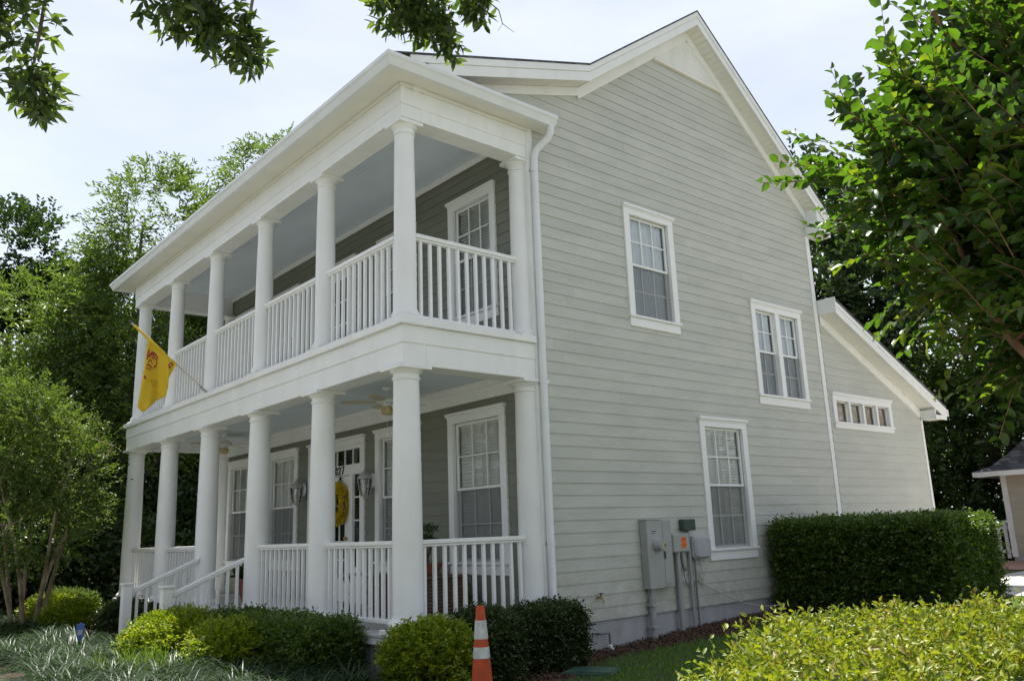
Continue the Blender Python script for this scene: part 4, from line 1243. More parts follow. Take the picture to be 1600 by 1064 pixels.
for (x, y), h, r_, lab, sd, lm in BROAD:
    zc = -0.6
    tree('woodland_tree', (x, y, zc), [(x, y, h - r_ * 0.85, r_ * 0.75, r_ * 0.75, r_ * 0.8), (x + 0.5, y - 0.4, h - r_ * 1.9, r_, r_, r_ * 0.9), (x - 0.6, y + 0.5, h * 0.45, r_ * 1.05, r_ * 1.05, r_), (x + r_ * 0.5, y + r_ * 0.4, h - r_ * 1.5, r_ * 0.6, r_ * 0.6, r_ * 0.6), (x - r_ * 0.5, y - r_ * 0.6, h - r_ * 1.3, r_ * 0.5, r_ * 0.5, r_ * 0.5), (x, y, h * 0.25, r_ * 1.0, r_ * 1.0, h * 0.2)],
         4000, 11, 0.20, 0.75, lab, FOREST, lmat=lm, tr=0.26, limbs=24, seed=sd, freq=0.55, thr=-0.08, droop=0.2, ratio=0.55)
# understorey thicket: reads as one dark mass
def thicket(name, boxes, n, leaf, mt, label, cat):
    Ps = []
    vol = np.array([b[3] * b[4] * b[5] for b in boxes]) ** 0.8
    idx = rng.choice(len(boxes), n, p=vol / vol.sum())
    B = np.array(boxes)[idx]
    u = unit(n); P = B[:, :3] + u * (rng.random(n) ** 0.28)[:, None] * B[:, 3:6]
    D = u + rng.normal(scale=0.6, size=(n, 3))
    LP, LD, LN, ti = sprays(P, D, 0.8, 6, leaf, 50, 0.35, 0.3)
    ll = leaf * (0.7 + 0.6 * rng.random(len(LP)))
    o = leaf_mesh(name, LP, LD, LN, ll, ll * 0.6, M[mt], None, rnd=np.clip(rng.random(n)[ti] * 0.6 + rng.random(len(ti)) * 0.4, 0, 1))
    return tag(o, label, cat, kind='stuff')


thicket('undergrowth', [(-14 - 0.25 * k + 0.6 * math.sin(k * 2.1), -3.5 + k * 1.25, 0.55 + 0.4 * math.sin(k * 1.3), 1.6, 1.3, 1.5 + 0.35 * math.sin(k * 2.7)) for k in range(13)], 9000, 0.16, 'lf_dark', 'dark undergrowth at the foot of the trees left of the porch', 'undergrowth')
belt = [(-33 + 3 * math.sin(k * 1.7), -26 + k * 3.4, 3.2 + math.sin(k * 2.3), 2.6, 2.6, 4.3 + 1.2 * math.sin(k * 1.1)) for k in range(20)] + \
       [(-30 + k * 3.4, 38 + 2 * math.sin(k * 1.9), 3.4 + math.sin(k * 1.4), 2.8, 2.6, 4.6 + 1.3 * math.sin(k * 2.2)) for k in range(22)]
belt += [(-34 + k * 4.2, -31 + 2 * math.sin(k * 1.9), 4.0 + math.sin(k * 1.4), 3.4, 2.6, 6.0 + 1.3 * math.sin(k * 2.2)) for k in range(15)]  # unseen trees across the street, added to darken the porch wall
thicket('woods', belt, 29000, 0.30, 'lf_dark', 'dense dark woods closing the view behind the house, with an added unseen belt across the street', 'woods')
thicket('undergrowth', [(-8 + k * 1.5, 27.5 + math.sin(k * 2.2) * 0.8, 1.2 + 0.5 * math.sin(k * 1.3), 1.4, 1.3, 2.2 + 0.4 * math.sin(k * 2.7)) for k in range(8)] + [(-7.5, 22 + k * 1.4, 1.4, 1.3, 1.2, 2.2) for k in range(5)], 6500, 0.2, 'lf_dark', 'dark undergrowth between the house wing and the garage', 'undergrowth')

# ------------------------------------------------------------------ crape myrtle on the left lawn
def multi_stem(name, base, stems, blobs, ntwig, m, leaf, twig, label, cat, lmat, bark, seed, thr=-0.1, oval=False, ratio=0.5, freq=0.9, group=None, upw=0.45, droop=0.1, twigs_mesh=True, shell=0.35, tone_amp=0.6, jitter=0.3, shoots=0):
    root = empty(name, base, label, cat, group)
    P, U = crown_points(blobs, ntwig, shell, freq, thr, seed)
    C = np.array(blobs)[:, :3].mean(0)
    D = U * 0.7 + rng.normal(scale=0.4, size=U.shape); D[:, 2] += upw
    tl = twig * (0.6 + 0.8 * rng.random(ntwig))
    if shoots:                                  # long young shoots standing out of the crown
        k_ = rng.choice(ntwig, shoots, replace=False)
        D[k_] = U[k_] * 0.75 + rng.normal(scale=0.18, size=(shoots, 3)) + np.array([0, 0, 0.75]); tl[k_] = twig * (1.25 + 0.35 * rng.random(shoots))
    LP, LD, LN, ti = sprays(P, D, tl, m, leaf, 55, jitter, droop)
    mb_ = MB()
    tips = []
    for st in stems:
        n = len(st); mb_.tube(st, [st_r for st_r in np.linspace(stems_r[0], stems_r[1], n)], 9)
        tips += st[len(st) // 2:]
    tips = [Vector(t) for t in tips]
    for i in range(70):
        q = Vector(P[rng.integers(ntwig)])
        a_ = min(tips, key=lambda t: (t - q).length + (0.8 if t.z > q.z else 0) + rng.random() * 0.5)
        mb_.tube(curve_pts(a_, q, 0.06), [stems_r[1] * 0.75 * (1 - 0.8 * k / 6) for k in range(7)], 5)
    if twigs_mesh:
        Dn = D / np.linalg.norm(D, axis=1, keepdims=True)
        for i in range(ntwig):
            p = Vector(P[i]); d = Vector(Dn[i]); l_ = tl[i]
            mb_.tube([p, p + d * l_ * 0.5 + Vector((0, 0, -droop * 0.25 * l_)), p + d * l_ + Vector((0, 0, -droop * l_))], [0.0035, 0.0028, 0.0012], 3, cap=False)
    mb_.build('trunk', M[bark], root, smooth=60, recalc=False)
    ll = leaf * (0.65 + 0.6 * rng.random(len(LP)))
    rn = np.clip(rng.random(ntwig)[ti] * tone_amp + rng.random(len(ti)) * (1 - tone_amp), 0, 1)
    leaf_mesh('crown', LP, LD, LN, ll, ll * ratio, M[lmat], root, oval=oval, rnd=rn)
    return root


bx, by = -10.05, -1.55
stems = []
for i in range(7):
    a = i * 0.9 + 0.3; s_ = 0.16
    b0_ = Vector((bx + s_ * math.cos(a), by + s_ * math.sin(a), -0.75))
    tip = Vector((bx + 1.15 * math.cos(a), by + 1.25 * math.sin(a), 2.2 + 0.5 * math.sin(i * 2)))
    stems.append([b0_.lerp(tip, t) + Vector((0.06 * math.sin(5 * t + i), 0.06 * math.cos(4 * t + i), -0.25 * math.sin(PI * t) * 0 + 0.35 * math.sin(PI * t))) for t in (0, 0.15, 0.3, 0.45, 0.6, 0.8, 1)])
stems_r = (0.042, 0.014)
multi_stem('crape_myrtle', (bx, by, -0.75), stems, [(bx, by - 0.25, 2.5, 1.35, 1.5, 1.15), (bx + 0.1, by + 0.45, 1.9, 0.9, 0.75, 0.9), (bx - 0.1, by - 1.1, 2.1, 1.1, 1.0, 0.95), (bx, by - 0.3, 3.15, 0.9, 1.0, 0.75), (bx, by - 0.4, 1.3, 1.3, 1.4, 0.65), (bx + 0.9, by - 0.5, 1.15, 0.8, 1.1, 0.5), (bx + 0.7, by - 0.8, 0.75, 0.8, 0.9, 0.35), (bx + 0.8, by + 0.25, 0.85, 0.6, 0.5, 0.3), (bx + 0.2, by + 0.75, 1.5, 0.5, 0.35, 0.22)],
           3200, 13, 0.066, 0.38, 'multi stemmed crape myrtle with smooth tan trunks on the left lawn', 'tree', 'lf_myrtle', 'bark_myrtle', 12.0, thr=-0.1, ratio=0.55, freq=1.3, twigs_mesh=False)

# ------------------------------------------------------------------ tree close by on the right
tb = Vector((7.15, -0.35, -0.74))
stems = []
tgt = [(6.15, -1.0, 2.0), (6.3, -1.3, 3.0), (5.9, -0.6, 2.6), (6.8, -1.2, 2.9), (7.4, 0.3, 3.1), (6.5, -0.1, 3.3), (6.9, 0.5, 2.5), (7.6, -0.9, 2.6)]
for i, t_ in enumerate(tgt):
    a = i * 0.8; b0_ = tb + Vector((0.12 * math.cos(a), 0.12 * math.sin(a), 0))
    tv = Vector(t_)
    stems.append([b0_.lerp(tv, t) + Vector((0.05 * math.sin(6 * t + i), 0.05 * math.cos(5 * t + i), 0.32 * math.sin(PI * t))) for t in (0, 0.15, 0.3, 0.45, 0.6, 0.8, 1)])
stems.append([Vector(p) for p in ((7.12, -0.38, -0.3), (6.95, -0.62, 0.55), (6.72, -0.86, 0.98), (6.5, -1.0, 1.24), (6.36, -1.06, 1.48), (6.26, -1.1, 1.75), (6.2, -1.12, 2.1))])
stems_r = (0.034, 0.010)
multi_stem('crape_myrtle', tb, stems, [(6.68, -0.62, 2.25, 0.72, 0.75, 0.95), (6.30, -0.86, 2.12, 0.50, 0.48, 0.62), (6.98, -0.55, 2.95, 0.46, 0.55, 0.7), (7.2, -0.2, 2.4, 0.9, 0.9, 1.0), (6.08, -0.98, 2.42, 0.28, 0.28, 0.30), (6.36, -0.88, 1.72, 0.34, 0.32, 0.28), (6.74, -0.92, 1.66, 0.34, 0.35, 0.3), (6.20, -0.97, 1.80, 0.24, 0.24, 0.24), (6.36, -0.90, 1.62, 0.22, 0.22, 0.16), (6.58, -0.84, 1.55, 0.3, 0.3, 0.18), (6.04, -1.02, 1.84, 0.13, 0.13, 0.13), (5.90, -1.09, 1.84, 0.16, 0.15, 0.14), (6.06, -1.02, 1.66, 0.14, 0.14, 0.10)],
           2500, 18, 0.066, 0.40, 'leafy crape myrtle close by at the right, rising from the azalea hedge', 'tree', 'lf_right', 'bark_red', 21.0, thr=-0.2, oval=True, ratio=0.58, freq=1.6, upw=0.55, droop=0.05, shell=0.3, shoots=90)

# ------------------------------------------------------------------ overhead oak: trunk beyond the left edge of the view, sprays hanging in
root = empty('shade_oak', (1.6, -7.2, -0.74), 'tall shade oak whose leafy sprays hang down into the top of the view', 'tree')
mb = MB()
ax_ = [Vector((1.6, -7.2, -0.9)), Vector((1.62, -7.15, 0.6)), Vector((1.7, -7.1, 2.2)), Vector((1.8, -6.9, 3.8)), Vector((1.9, -6.7, 5.6)), Vector((1.9, -6.6, 7.2))]
mb.tube(ax_, [0.34, 0.27, 0.24, 0.21, 0.16, 0.08], 14)
HANG = [((3.08, -4.45, 3.42), 0.30, 46), ((3.16, -4.28, 2.98), 0.20, 34), ((3.05, -4.75, 3.1), 0.30, 30), ((3.2, -3.95, 3.82), 0.26, 16),
        ((3.30, -3.62, 3.70), 0.27, 60), ((3.36, -3.42, 3.58), 0.20, 38), ((3.42, -3.28, 3.44), 0.13, 18), ((3.3, -3.8, 4.1), 0.4, 40),
        ((3.44, -2.22, 4.16), 0.24, 60), ((3.55, -2.06, 4.05), 0.18, 34), ((3.60, -1.95, 3.90), 0.09, 10), ((3.72, -1.80, 4.22), 0.16, 28), ((3.5, -2.2, 4.5), 0.4, 40)]
P_, D_ = [], []
for (c, r_, k) in HANG:
    c = (c[0], c[1], c[2] + 0.07); r_ *= 0.84
    q = Vector(c) + Vector((rng.normal() * 0.05, rng.normal() * 0.05, r_ + 0.5))
    a_ = ax_[4] if c[1] < -3.7 else ax_[3].lerp(ax_[4], 0.7)
    cp = curve_pts(a_, q, 0.05, 8)
    mb.tube(cp, [0.06 * (1 - 0.8 * i / 8) for i in range(9)], 7)
    mb.tube([cp[-1], Vector(c) + Vector((0, 0, r_ * 0.4)), Vector(c) - Vector((0, 0, r_ * 0.3))], [0.012, 0.007, 0.003], 5)
    for i in range(k):
        u = Vector(rng.normal(size=3)).normalized() * r_ * rng.random() ** 0.4
        P_.append(Vector(c) + u); D_.append(u / r_ + Vector((0, 0, -0.5)) + Vector(rng.normal(size=3)) * 0.35)
        e_ = Vector(c) + Vector((0, 0, r_ * 0.3 * rng.random()))
        mb.tube([e_, e_.lerp(P_[-1], 0.6) + Vector((0, 0, 0.02)), P_[-1]], [0.004, 0.003, 0.002], 3, cap=False)
# far crown high above the view
for i in range(240):
    u = Vector(rng.normal(size=3)).normalized()
    P_.append(Vector((2.0, -6.4, 7.4)) + Vector((u.x * 2.6, u.y * 2.4, u.z * 1.5)) * rng.random() ** 0.35); D_.append(u + Vector((0, 0, -0.2)))
# twig with bare end right of the middle sprig
mb.tube([(3.72, -1.80, 4.35), (3.80, -1.68, 4.22), (3.81, -1.66, 4.12), (3.86, -1.60, 4.05)], [0.006, 0.004, 0.003, 0.0015], 4)
mb.tube([(3.81, -1.66, 4.12), (3.79, -1.69, 4.06)], [0.002, 0.001], 3)
mb.build('trunk', M['bark'], root, smooth=60, recalc=False)
P_ = np.array([tuple(p) for p in P_]); D_ = np.array([tuple(p) for p in D_])
# leaf rosettes at the end of each twig
mR = 11
PP = np.repeat(P_, mR, 0) + rng.normal(scale=0.018, size=(len(P_) * mR, 3))
Dn = np.repeat(D_ / np.linalg.norm(D_, axis=1, keepdims=True), mR, 0)
DD = Dn * 0.55 + unit(len(PP)) * 0.9
ll = 0.088 * (0.6 + 0.6 * rng.random(len(PP)))
leaf_mesh('crown', PP, DD, rng.normal(size=PP.shape) * 0.6 + np.array([0, 0, 1.0]), ll, ll * 0.33, M['lf_over'], root, oval=True, fold=0.15, droop=0.12)


# ------------------------------------------------------------------ clipped hedges and shrubs
def hedge(name, poly, z0, z1, n, leaf, lmat, label, group, cat='hedge', inset=0.12, core=True, rough=0.05, top_share=0.35, ratio=0.5, oval=False, m=5, twig=0.12, rnd_pow=1.0):
    """poly: outline (x,y) counter-clockwise; leaves grow on twigs out of its faces"""
    cx, cy = sum(p[0] for p in poly) / len(poly), sum(p[1] for p in poly) / len(poly)
    root = empty(name, (cx, cy, z0), label, cat, group)
    k = len(poly)
    el = [math.hypot(poly[(i + 1) % k][0] - poly[i][0], poly[(i + 1) % k][1] - poly[i][1]) for i in range(k)]
    per = sum(el); h = z1 - z0
    # polygon area
    area = abs(sum(poly[i][0] * poly[(i + 1) % k][1] - poly[(i + 1) % k][0] * poly[i][1] for i in range(k))) / 2
    nt_ = int(n * area / (area + per * h)); ns = n - nt_
    P, D = [], []
    ed = rng.choice(k, ns, p=np.array(el) / per)
    t = rng.random(ns); zz = z0 + 0.04 + (h - 0.04) * rng.random(ns) ** 0.85
    A = np.array([poly[i] for i in range(k)]); B = np.array([poly[(i + 1) % k] for i in range(k)])
    xy = A[ed] + (B[ed] - A[ed]) * t[:, None]
    dxy = B[ed] - A[ed]; nx = np.stack([dxy[:, 1], -dxy[:, 0]], 1); nx /= np.linalg.norm(nx, axis=1, keepdims=True)
    depth = rng.random(ns) ** 1.6 * inset * 1.6
    # rounded shoulder
    sh = np.clip((zz - (z1 - 0.14)) / 0.14, 0, 1) ** 2 * 0.05
    xy = xy - nx * (depth + sh)[:, None]
    Ps = np.concatenate([xy, zz[:, None]], 1); Ds = np.concatenate([nx, np.full((ns, 1), 0.35)], 1)
    # top by rejection in the bounding box
    mn, mx = A.min(0), A.max(0)
    pts = []
    while len(pts) < nt_:
        q = mn + (mx - mn) * rng.random((max(200, nt_), 2))
        ins = np.zeros(len(q), bool)
        for i in range(k):
            j = (i - 1) % k
            c = ((A[i, 1] > q[:, 1]) != (A[j, 1] > q[:, 1])) & (q[:, 0] < (A[j, 0] - A[i, 0]) * (q[:, 1] - A[i, 1]) / (A[j, 1] - A[i, 1] + 1e-12) + A[i, 0])
            ins ^= c
        pts += list(q[ins])
    pts = np.array(pts[:nt_])
    Pt = np.concatenate([pts, (z1 - rng.random(nt_)[:, None] ** 1.6 * inset * 1.2)], 1); Dt = np.tile([0, 0, 1.0], (nt_, 1))
    P = np.concatenate([Ps, Pt]); D = np.concatenate([Ds, Dt]) + rng.normal(scale=0.5, size=(n, 3))
    bump = gap_noise(P, 3.1, z0 * 7 + cx) * rough + gap_noise(P, 9.0, cx) * rough * 0.6
    D /= np.linalg.norm(D, axis=1, keepdims=True)
    P = P + np.concatenate([Ds, Dt]) * bump[:, None]
    LP, LD, LN, ti = sprays(P, D, twig * (0.6 + 0.9 * rng.random(n)), m, leaf, 50, 0.35, 0.0)
    ll = leaf * (0.65 + 0.6 * rng.random(len(LP)))
    rn = np.clip((rng.random(n)[ti] * 0.55 + rng.random(len(ti)) * 0.45), 0, 1) ** rnd_pow
    leaf_mesh('foliage', LP, LD, LN, ll, ll * ratio, M[lmat], root, oval=oval, rnd=rn)
    if core:
        # solid core block, its near-black colour standing for shade between the leaves
        ci = []
        for p in poly:
            v = Vector((p[0] - cx, p[1] - cy)); l_ = v.length
            ci.append((cx + v.x * max(0.3, 1 - (inset + 0.06) / max(l_, 0.01) * 1.3), cy + v.y * max(0.3, 1 - (inset + 0.06) / max(l_, 0.01) * 1.3)))
        mb_ = MB(); mb_.prism(ci, 'z', z0 - 0.02, z1 - inset * 0.75)
        o_ = mb_.build('branches', M['twigs'], root)
    return root


SH = 'shrubs planted along the porch'
hedge('hedge', [(0.16, 6.58), (2.70, 6.70), (2.74, 8.2), (0.16, 8.25)], gz(1.5, 7) - 0.02, 0.67, 21000, 0.052, 'lf_hedge', 'big clipped dark green hedge block standing against the side wall', 'clipped hedges', inset=0.14, ratio=0.55, rough=0.07)
hedge('hedge', [(-3.35, -0.80), (-0.80, -0.66), (-0.72, -0.14), (-3.35, -0.14)], -0.76, -0.21, 9500, 0.05, 'lf_hedge', 'long low dark hedge under the porch railing', 'clipped hedges', inset=0.10, ratio=0.5, rough=0.06)
hedge('hedge', [(0.12, 1.22), (0.58, 1.18), (0.60, 2.00), (0.12, 2.04)], -0.76, -0.16, 6000, 0.044, 'lf_box', 'boxy small leaved hedge at the house corner below the downspout', 'clipped hedges', inset=0.09, ratio=0.55, rough=0.05)


def mound(name, c, r_, n, leaf, lmat, label, group, cat='shrub', m=6, twig=0.10, ratio=0.52, flat=0.62):
    """rounded shrub: a dome of leafy twigs over a bundle of stems"""
    x, y, z = c
    root = empty(name, c, label, cat, group)
    u = unit(n); u[:, 2] = np.abs(u[:, 2]) * 1.15 - 0.22
    u /= np.linalg.norm(u, axis=1, keepdims=True)
    n0 = n; rad = (1 - 0.40 * rng.random(n) ** 1.9)
    sq = np.maximum(np.abs(u[:, :2]).max(1), 0.3)
    P = np.stack([x + u[:, 0] * rad * r_[0], y + u[:, 1] * rad * r_[1], z + r_[2] * 0.28 + np.where(u[:, 2] > 0, u[:, 2] ** flat, u[:, 2]) * rad * r_[2] * 0.72], 1)
    bump = gap_noise(P, 4.2, x * 3.3)
    P += u * bump[:, None] * 0.09
    D = u + rng.normal(scale=0.4, size=(n, 3)); D[:, 2] += 0.25
    LP, LD, LN, ti = sprays(P, D, twig * (0.6 + 0.8 * rng.random(n)), m, leaf, 48, 0.35, 0.0)
    ll = leaf * (0.65 + 0.6 * rng.random(len(LP)))
    rn = np.clip(rng.random(n)[ti] * 0.5 + rng.random(len(ti)) * 0.5, 0, 1)
    leaf_mesh('foliage', LP, LD, LN, ll, ll * ratio, M[lmat], root, rnd=rn)
    mb_ = MB()
    for i in range(26):
        a = rng.random() * 2 * PI; e_ = Vector((x + math.cos(a) * r_[0] * 0.75 * rng.random(), y + math.sin(a) * r_[1] * 0.75 * rng.random(), z + r_[2] * (0.5 + 0.35 * rng.random())))
        mb_.tube(curve_pts((x + math.cos(a) * 0.05, y + math.sin(a) * 0.05, z - 0.03), e_, 0.08, 4), [0.012, 0.01, 0.008, 0.006, 0.003], 5)
    mb_.build('branches', M['bark'], root, recalc=False)
    return root


G = -0.74
mound('golden_shrub', (-3.42, -1.12, G), (0.76, 0.60, 0.61), 3600, 0.044, 'lf_gold', 'large golden green mound in front of the porch steps', SH, m=7)
mound('golden_shrub', (-2.22, -0.86, G), (0.62, 0.50, 0.57), 3000, 0.044, 'lf_gold', 'golden green mound at the left end of the low hedge, beside the largest mound', SH, m=7)
mound('golden_shrub', (0.40, 0.02, G), (0.42, 0.42, 0.59), 2800, 0.044, 'lf_gold', 'golden green shrub beside the traffic cone', SH, m=7)
mound('golden_shrub', (-9.1, -0.98, G), (0.42, 0.44, 0.56), 2000, 0.044, 'lf_gold', 'bright yellow green shrub behind the blue garden sign', SH, m=7)
mound('golden_shrub', (-10.5, -1.02, G), (0.50, 0.50, 0.58), 2000, 0.044, 'lf_gold', 'yellow shrub at the foot of the crape myrtle trunks', SH, m=7)
mound('golden_shrub', (-11.6, -0.55, G), (0.55, 0.55, 0.66), 800, 0.045, 'lf_myrtle', 'green shrub with yellow tips behind the yellow shrubs at far left', SH, m=7)
mound('dark_shrub', (0.40, 0.72, G), (0.40, 0.40, 0.64), 3000, 0.044, 'lf_box', 'dark small leaved shrub behind the traffic cone', SH, ratio=0.55)
mound('dark_shrub', (-8.3, -0.35, G), (0.50, 0.40, 0.52), 1800, 0.046, 'lf_box', 'low dark shrub between the bright yellow shrub and the stair newel', SH, ratio=0.55)
mound('dark_shrub', (-6.9, -0.35, G), (0.55, 0.32, 0.50), 1800, 0.046, 'lf_box', 'low dark shrub left of the front steps below the railing', SH, ratio=0.55)

# foreground azalea hedge in full sun
AZ = [(4.42, 1.0), (4.28, 0.25), (4.72, -0.85), (5.25, -1.85), (5.95, -2.75), (7.3, -2.2), (7.6, 0.2), (7.0, 3.2), (6.0, 2.6), (5.3, 1.9)]
hedge('azalea_hedge', AZ, -0.76, 0.08, 13500, 0.041, 'lf_fore', 'bright yellow green azalea hedge in the near right corner', None, inset=0.16, ratio=0.42, oval=True, rough=0.13, m=7, twig=0.11)


az = [o for o in COL.objects if o.name == 'azalea_hedge'][0]
mb = MB()
for (x, y, a_, l_) in ((5.25, -1.55, 2.6, 0.30), (4.75, -0.55, 2.2, 0.16), (4.45, 0.55, 1.2, 0.22), (4.9, 0.95, 0.8, 0.2), (5.6, 1.6, 1.0, 0.24), (5.1, 1.35, 2.0, 0.18), (6.0, 1.2, 1.4, 0.2), (4.55, 0.1, 2.9, 0.12)):
    p = Vector((x, y, 0.07)); d = Vector((math.cos(a_), math.sin(a_), 0))
    mb.tube([p, p + d * l_ * 0.25 + Vector((0, 0, l_ * 0.35)), p + d * l_ * 0.55 + Vector((0, 0, l_ * 0.48)), p + d * l_ * 0.85 + Vector((0, 0, l_ * 0.36)), p + d * l_ * 1.05 + Vector((0, 0, l_ * 0.12))], [0.0035, 0.003, 0.0025, 0.002, 0.001], 5)
    q = p + d * l_ * 0.55 + Vector((0, 0, l_ * 0.48))
    mb.tube([q, q + Vector((0.02, -0.015, -0.05))], [0.002, 0.001], 4)
mb.build('tendrils', M['lf_lily'], az, recalc=False)

# ------------------------------------------------------------------ blades: liriope border, lawn, lily clump
def blades(name, C, k, length, width, spread, mt, bend=0.9, seg=4, lmin=0.25):
    """k arching blades from every clump centre C (n,3)"""
    n = len(C) * k
    base = np.repeat(C, k, 0) + np.concatenate([rng.normal(scale=spread, size=(n, 2)), np.zeros((n, 1))], 1)
    az = rng.random(n) * 2 * PI
    out = np.stack([np.cos(az), np.sin(az), np.zeros(n)], 1)
    sd = np.stack([-np.sin(az), np.cos(az), np.zeros(n)], 1)
    L = np.broadcast_to(length, (n,)) * (0.6 + 0.7 * rng.random(n))
    lean = (lmin + (1 - lmin) * rng.random(n) ** 0.7) * bend
    V = []
    for s in range(seg + 1):
        t = s / seg
        h = L * (t - 0.80 * lean * t ** 1.9)
        o = L * lean * 0.85 * t ** 1.35
        c = base + out * o[:, None]; c[:, 2] = base[:, 2] + h
        wv = (width * (1 - t ** 2.2) * 0.5 + 0.0004)
        V.append(c + sd * wv); V.append(c - sd * wv)
    V = np.stack(V, 1).reshape(-1, 3)
    kk = 2 * (seg + 1)
    tri = []
    for s in range(seg):
        a = 2 * s; tri += [(a, a + 1, a + 3), (a, a + 3, a + 2)]
    T = (np.arange(n)[:, None, None] * kk + np.array(tri)[None]).reshape(-1)
    return raw_mesh(name, V, T, np.repeat(rng.random(n), kk), mt)


C = []
for i in range(4000):
    x = -13.5 + 14.2 * rng.random(); y = -3.0 + 2.9 * rng.random()
    yt = -1.15 + 0.02 * x if x > -6.5 else -1.35
    lo = -2.75 + 0.3 * math.sin(x * 1.1)
    if lo < y < yt - 0.05 or (-0.9 < x < 0.15 and -1.2 < y < -0.55) or (-2.2 < x < -0.3 and lo < y < -1.0):
        if all((x - c[0]) ** 2 + (y - c[1]) ** 2 > 0.46 ** 2 for c in C): C.append((x, y, G))
o = blades('liriope', np.array(C), 270, 0.66, 0.012, 0.07, M['lf_liriope'], 1.12, 8, 0.55)
tag(o, 'arching dark green liriope border in front of the shrubs', 'ground cover', kind='stuff')
for i, (x, y, lab) in enumerate([(-2.75, -1.85, 'bright lime green grassy clump in front of the largest golden mound'), (-2.4, -1.62, 'smaller lime green grassy clump right of its taller twin')]):
    o = blades('grassy_clump', np.array([(x + 0.18 * rng.normal(), y + 0.18 * rng.normal(), G) for _ in range(9)]), 30, 0.46, 0.013, 0.05, M['lf_lily'], 0.55)
    tag(o, lab, 'plant', 'lime green grassy clumps')
# lawn blades beside the house
C = []
while len(C) < 15000:
    x, y = 0.5 + 4.6 * rng.random(), -0.8 + 7.6 * rng.random()
    if x < 0.66 + 0.15 * math.sin(y * 1.7) + 0.08 * rng.normal() + (0.35 if y < 1.9 else 0) or (y > 6.5 and x < 3.0): continue
    C.append((x, y, gz(x, y)))
for i in range(3500):
    x, y = 2.2 + 4 * rng.random(), 6.5 + 4.1 * rng.random()
    if x < 3.1 and y < 8.4: continue
    C.append((x, y, gz(x, y)))
o = blades('grass', np.array(C), 5, 0.065, 0.0045, 0.02, M['lf_grass'], 0.8, 2)
tag(o, 'short lawn grass beside the house', 'grass', kind='stuff')
# mulch chips
n = 9000
cx, cy = [], []
while len(cx) < n:
    x, y = 0.01 + 1.0 * rng.random(), -0.8 + 7.4 * rng.random()
    lim = 0.62 + 0.12 * math.sin(y * 1.7) + 0.25 * max(0, y - 5.6) if y > 2 else 0.95
    if x < lim + 0.05 * rng.normal(): cx.append(x); cy.append(y)
P = np.stack([np.array(cx), np.array(cy), np.array([gz(a, b) for a, b in zip(cx, cy)]) + 0.012 + 0.02 * rng.random(n)], 1)
D = np.concatenate([rng.normal(size=(n, 2)), rng.normal(scale=0.25, size=(n, 1))], 1)
o = leaf_mesh('mulch_chips', P, D, np.tile([0, 0, 1.0], (n, 1)) + rng.normal(scale=0.5, size=(n, 3)), 0.02 + 0.04 * rng.random(n), 0.012 + 0.015 * rng.random(n), M['chip'], droop=0)
tag(o, 'brown bark mulch along the foot of the wall', 'mulch', kind='stuff')

# ------------------------------------------------------------------ utilities on the side wall
t = empty('electric_meter', (0.02, 3.86, -0.74), 'tall grey electric meter cabinet with round glass meter on the side wall', 'meter')
mb = MB(); mb.box(0.014, 0.14, 3.70, 4.005, -0.04, 0.84); body = mb.build('cabinet', M['metal_grey'], t, bevel=0.005)
MB().box(0.0145, 0.15, 3.69, 4.01, 0.841, 0.852).build('hood', M['metal_grey'], t)
mb = MB(); mb.box(0.014, 0.128, 4.012, 4.215, -0.03, 0.835); mb.box(0.128, 0.134, 4.03, 4.20, 0.0, 0.80); mb.build('breaker_door', M['metal_grey'], t, bevel=0.004)
mb = MB(); mb.lathe([(0.088, 0), (0.088, 0.03), (0.078, 0.034), (0.074, 0.085), (0.066, 0.10), (0.0, 0.104)], 0, 0, 28); mb.v = [(0.141 + p[2], 3.885 + p[0], 0.52 + p[1]) for p in mb.v]; mt_ = mb.build('meter_dial', M['pale_box'], t, smooth=35)
mb = MB(); mb.lathe([(0.055, 0), (0.055, 0.003), (0, 0.004)], 0, 0, 20); mb.v = [(0.246 + p[2], 3.885 + p[0], 0.525 + p[1]) for p in mb.v]; mb.build('dial_face', mat('dial_face_tan', (0.42, 0.38, 0.28), 0.3, 0.3, 40), mt_)
MB().box(0.2505, 0.253, 3.915, 3.935, 0.50, 0.53).build('plug', M['numbers'], mt_)
mb = MB(); mb.tube([(0.075, 3.79, -0.042), (0.075, 3.79, -0.18)], 0.034, 14); mb.tube([(0.075, 3.79, -0.15), (0.075, 3.79, -0.80)], 0.047, 14); mb.tube([(0.075, 3.79, -0.075), (0.075, 3.79, -0.045)], 0.045, 14); mb.build('conduit', M['pvc'], t, smooth=40)
MB().box(0.1405, 0.142, 3.78, 3.90, 0.64, 0.71).build('label_plate', M['pale_box'], t)
MB().box(0.1422, 0.1428, 3.79, 3.89, 0.69, 0.70).box(0.1422, 0.1428, 3.79, 3.87, 0.665, 0.672).build('label_print', M['numbers'], t)
MB().box(0.1345, 0.150, 4.03, 4.05, 0.33, 0.43).build('latch', M['metal_dark'], t, bevel=0.003)
for z_ in (-0.25, -0.52): MB().box(0.002, 0.126, 3.735, 3.845, z_ - 0.012, z_ + 0.012).build('strap', M['metal_grey'], t, bevel=0.003)
t = empty('junction_box', (0.02, 4.42, -0.70), 'grey utility box with an orange sticker beside the meter cabinet', 'utility box', 'utility boxes on the side wall')
MB().box(0.014, 0.115, 4.245, 4.60, 0.40, 0.65).build('body', M['metal_grey'], t, bevel=0.006)
MB().box(0.1155, 0.125, 4.255, 4.59, 0.41, 0.64).build('cover', M['metal_grey'], t, bevel=0.006)
MB().box(0.1255, 0.127, 4.42, 4.53, 0.455, 0.60).build('sticker', M['orange'], t)
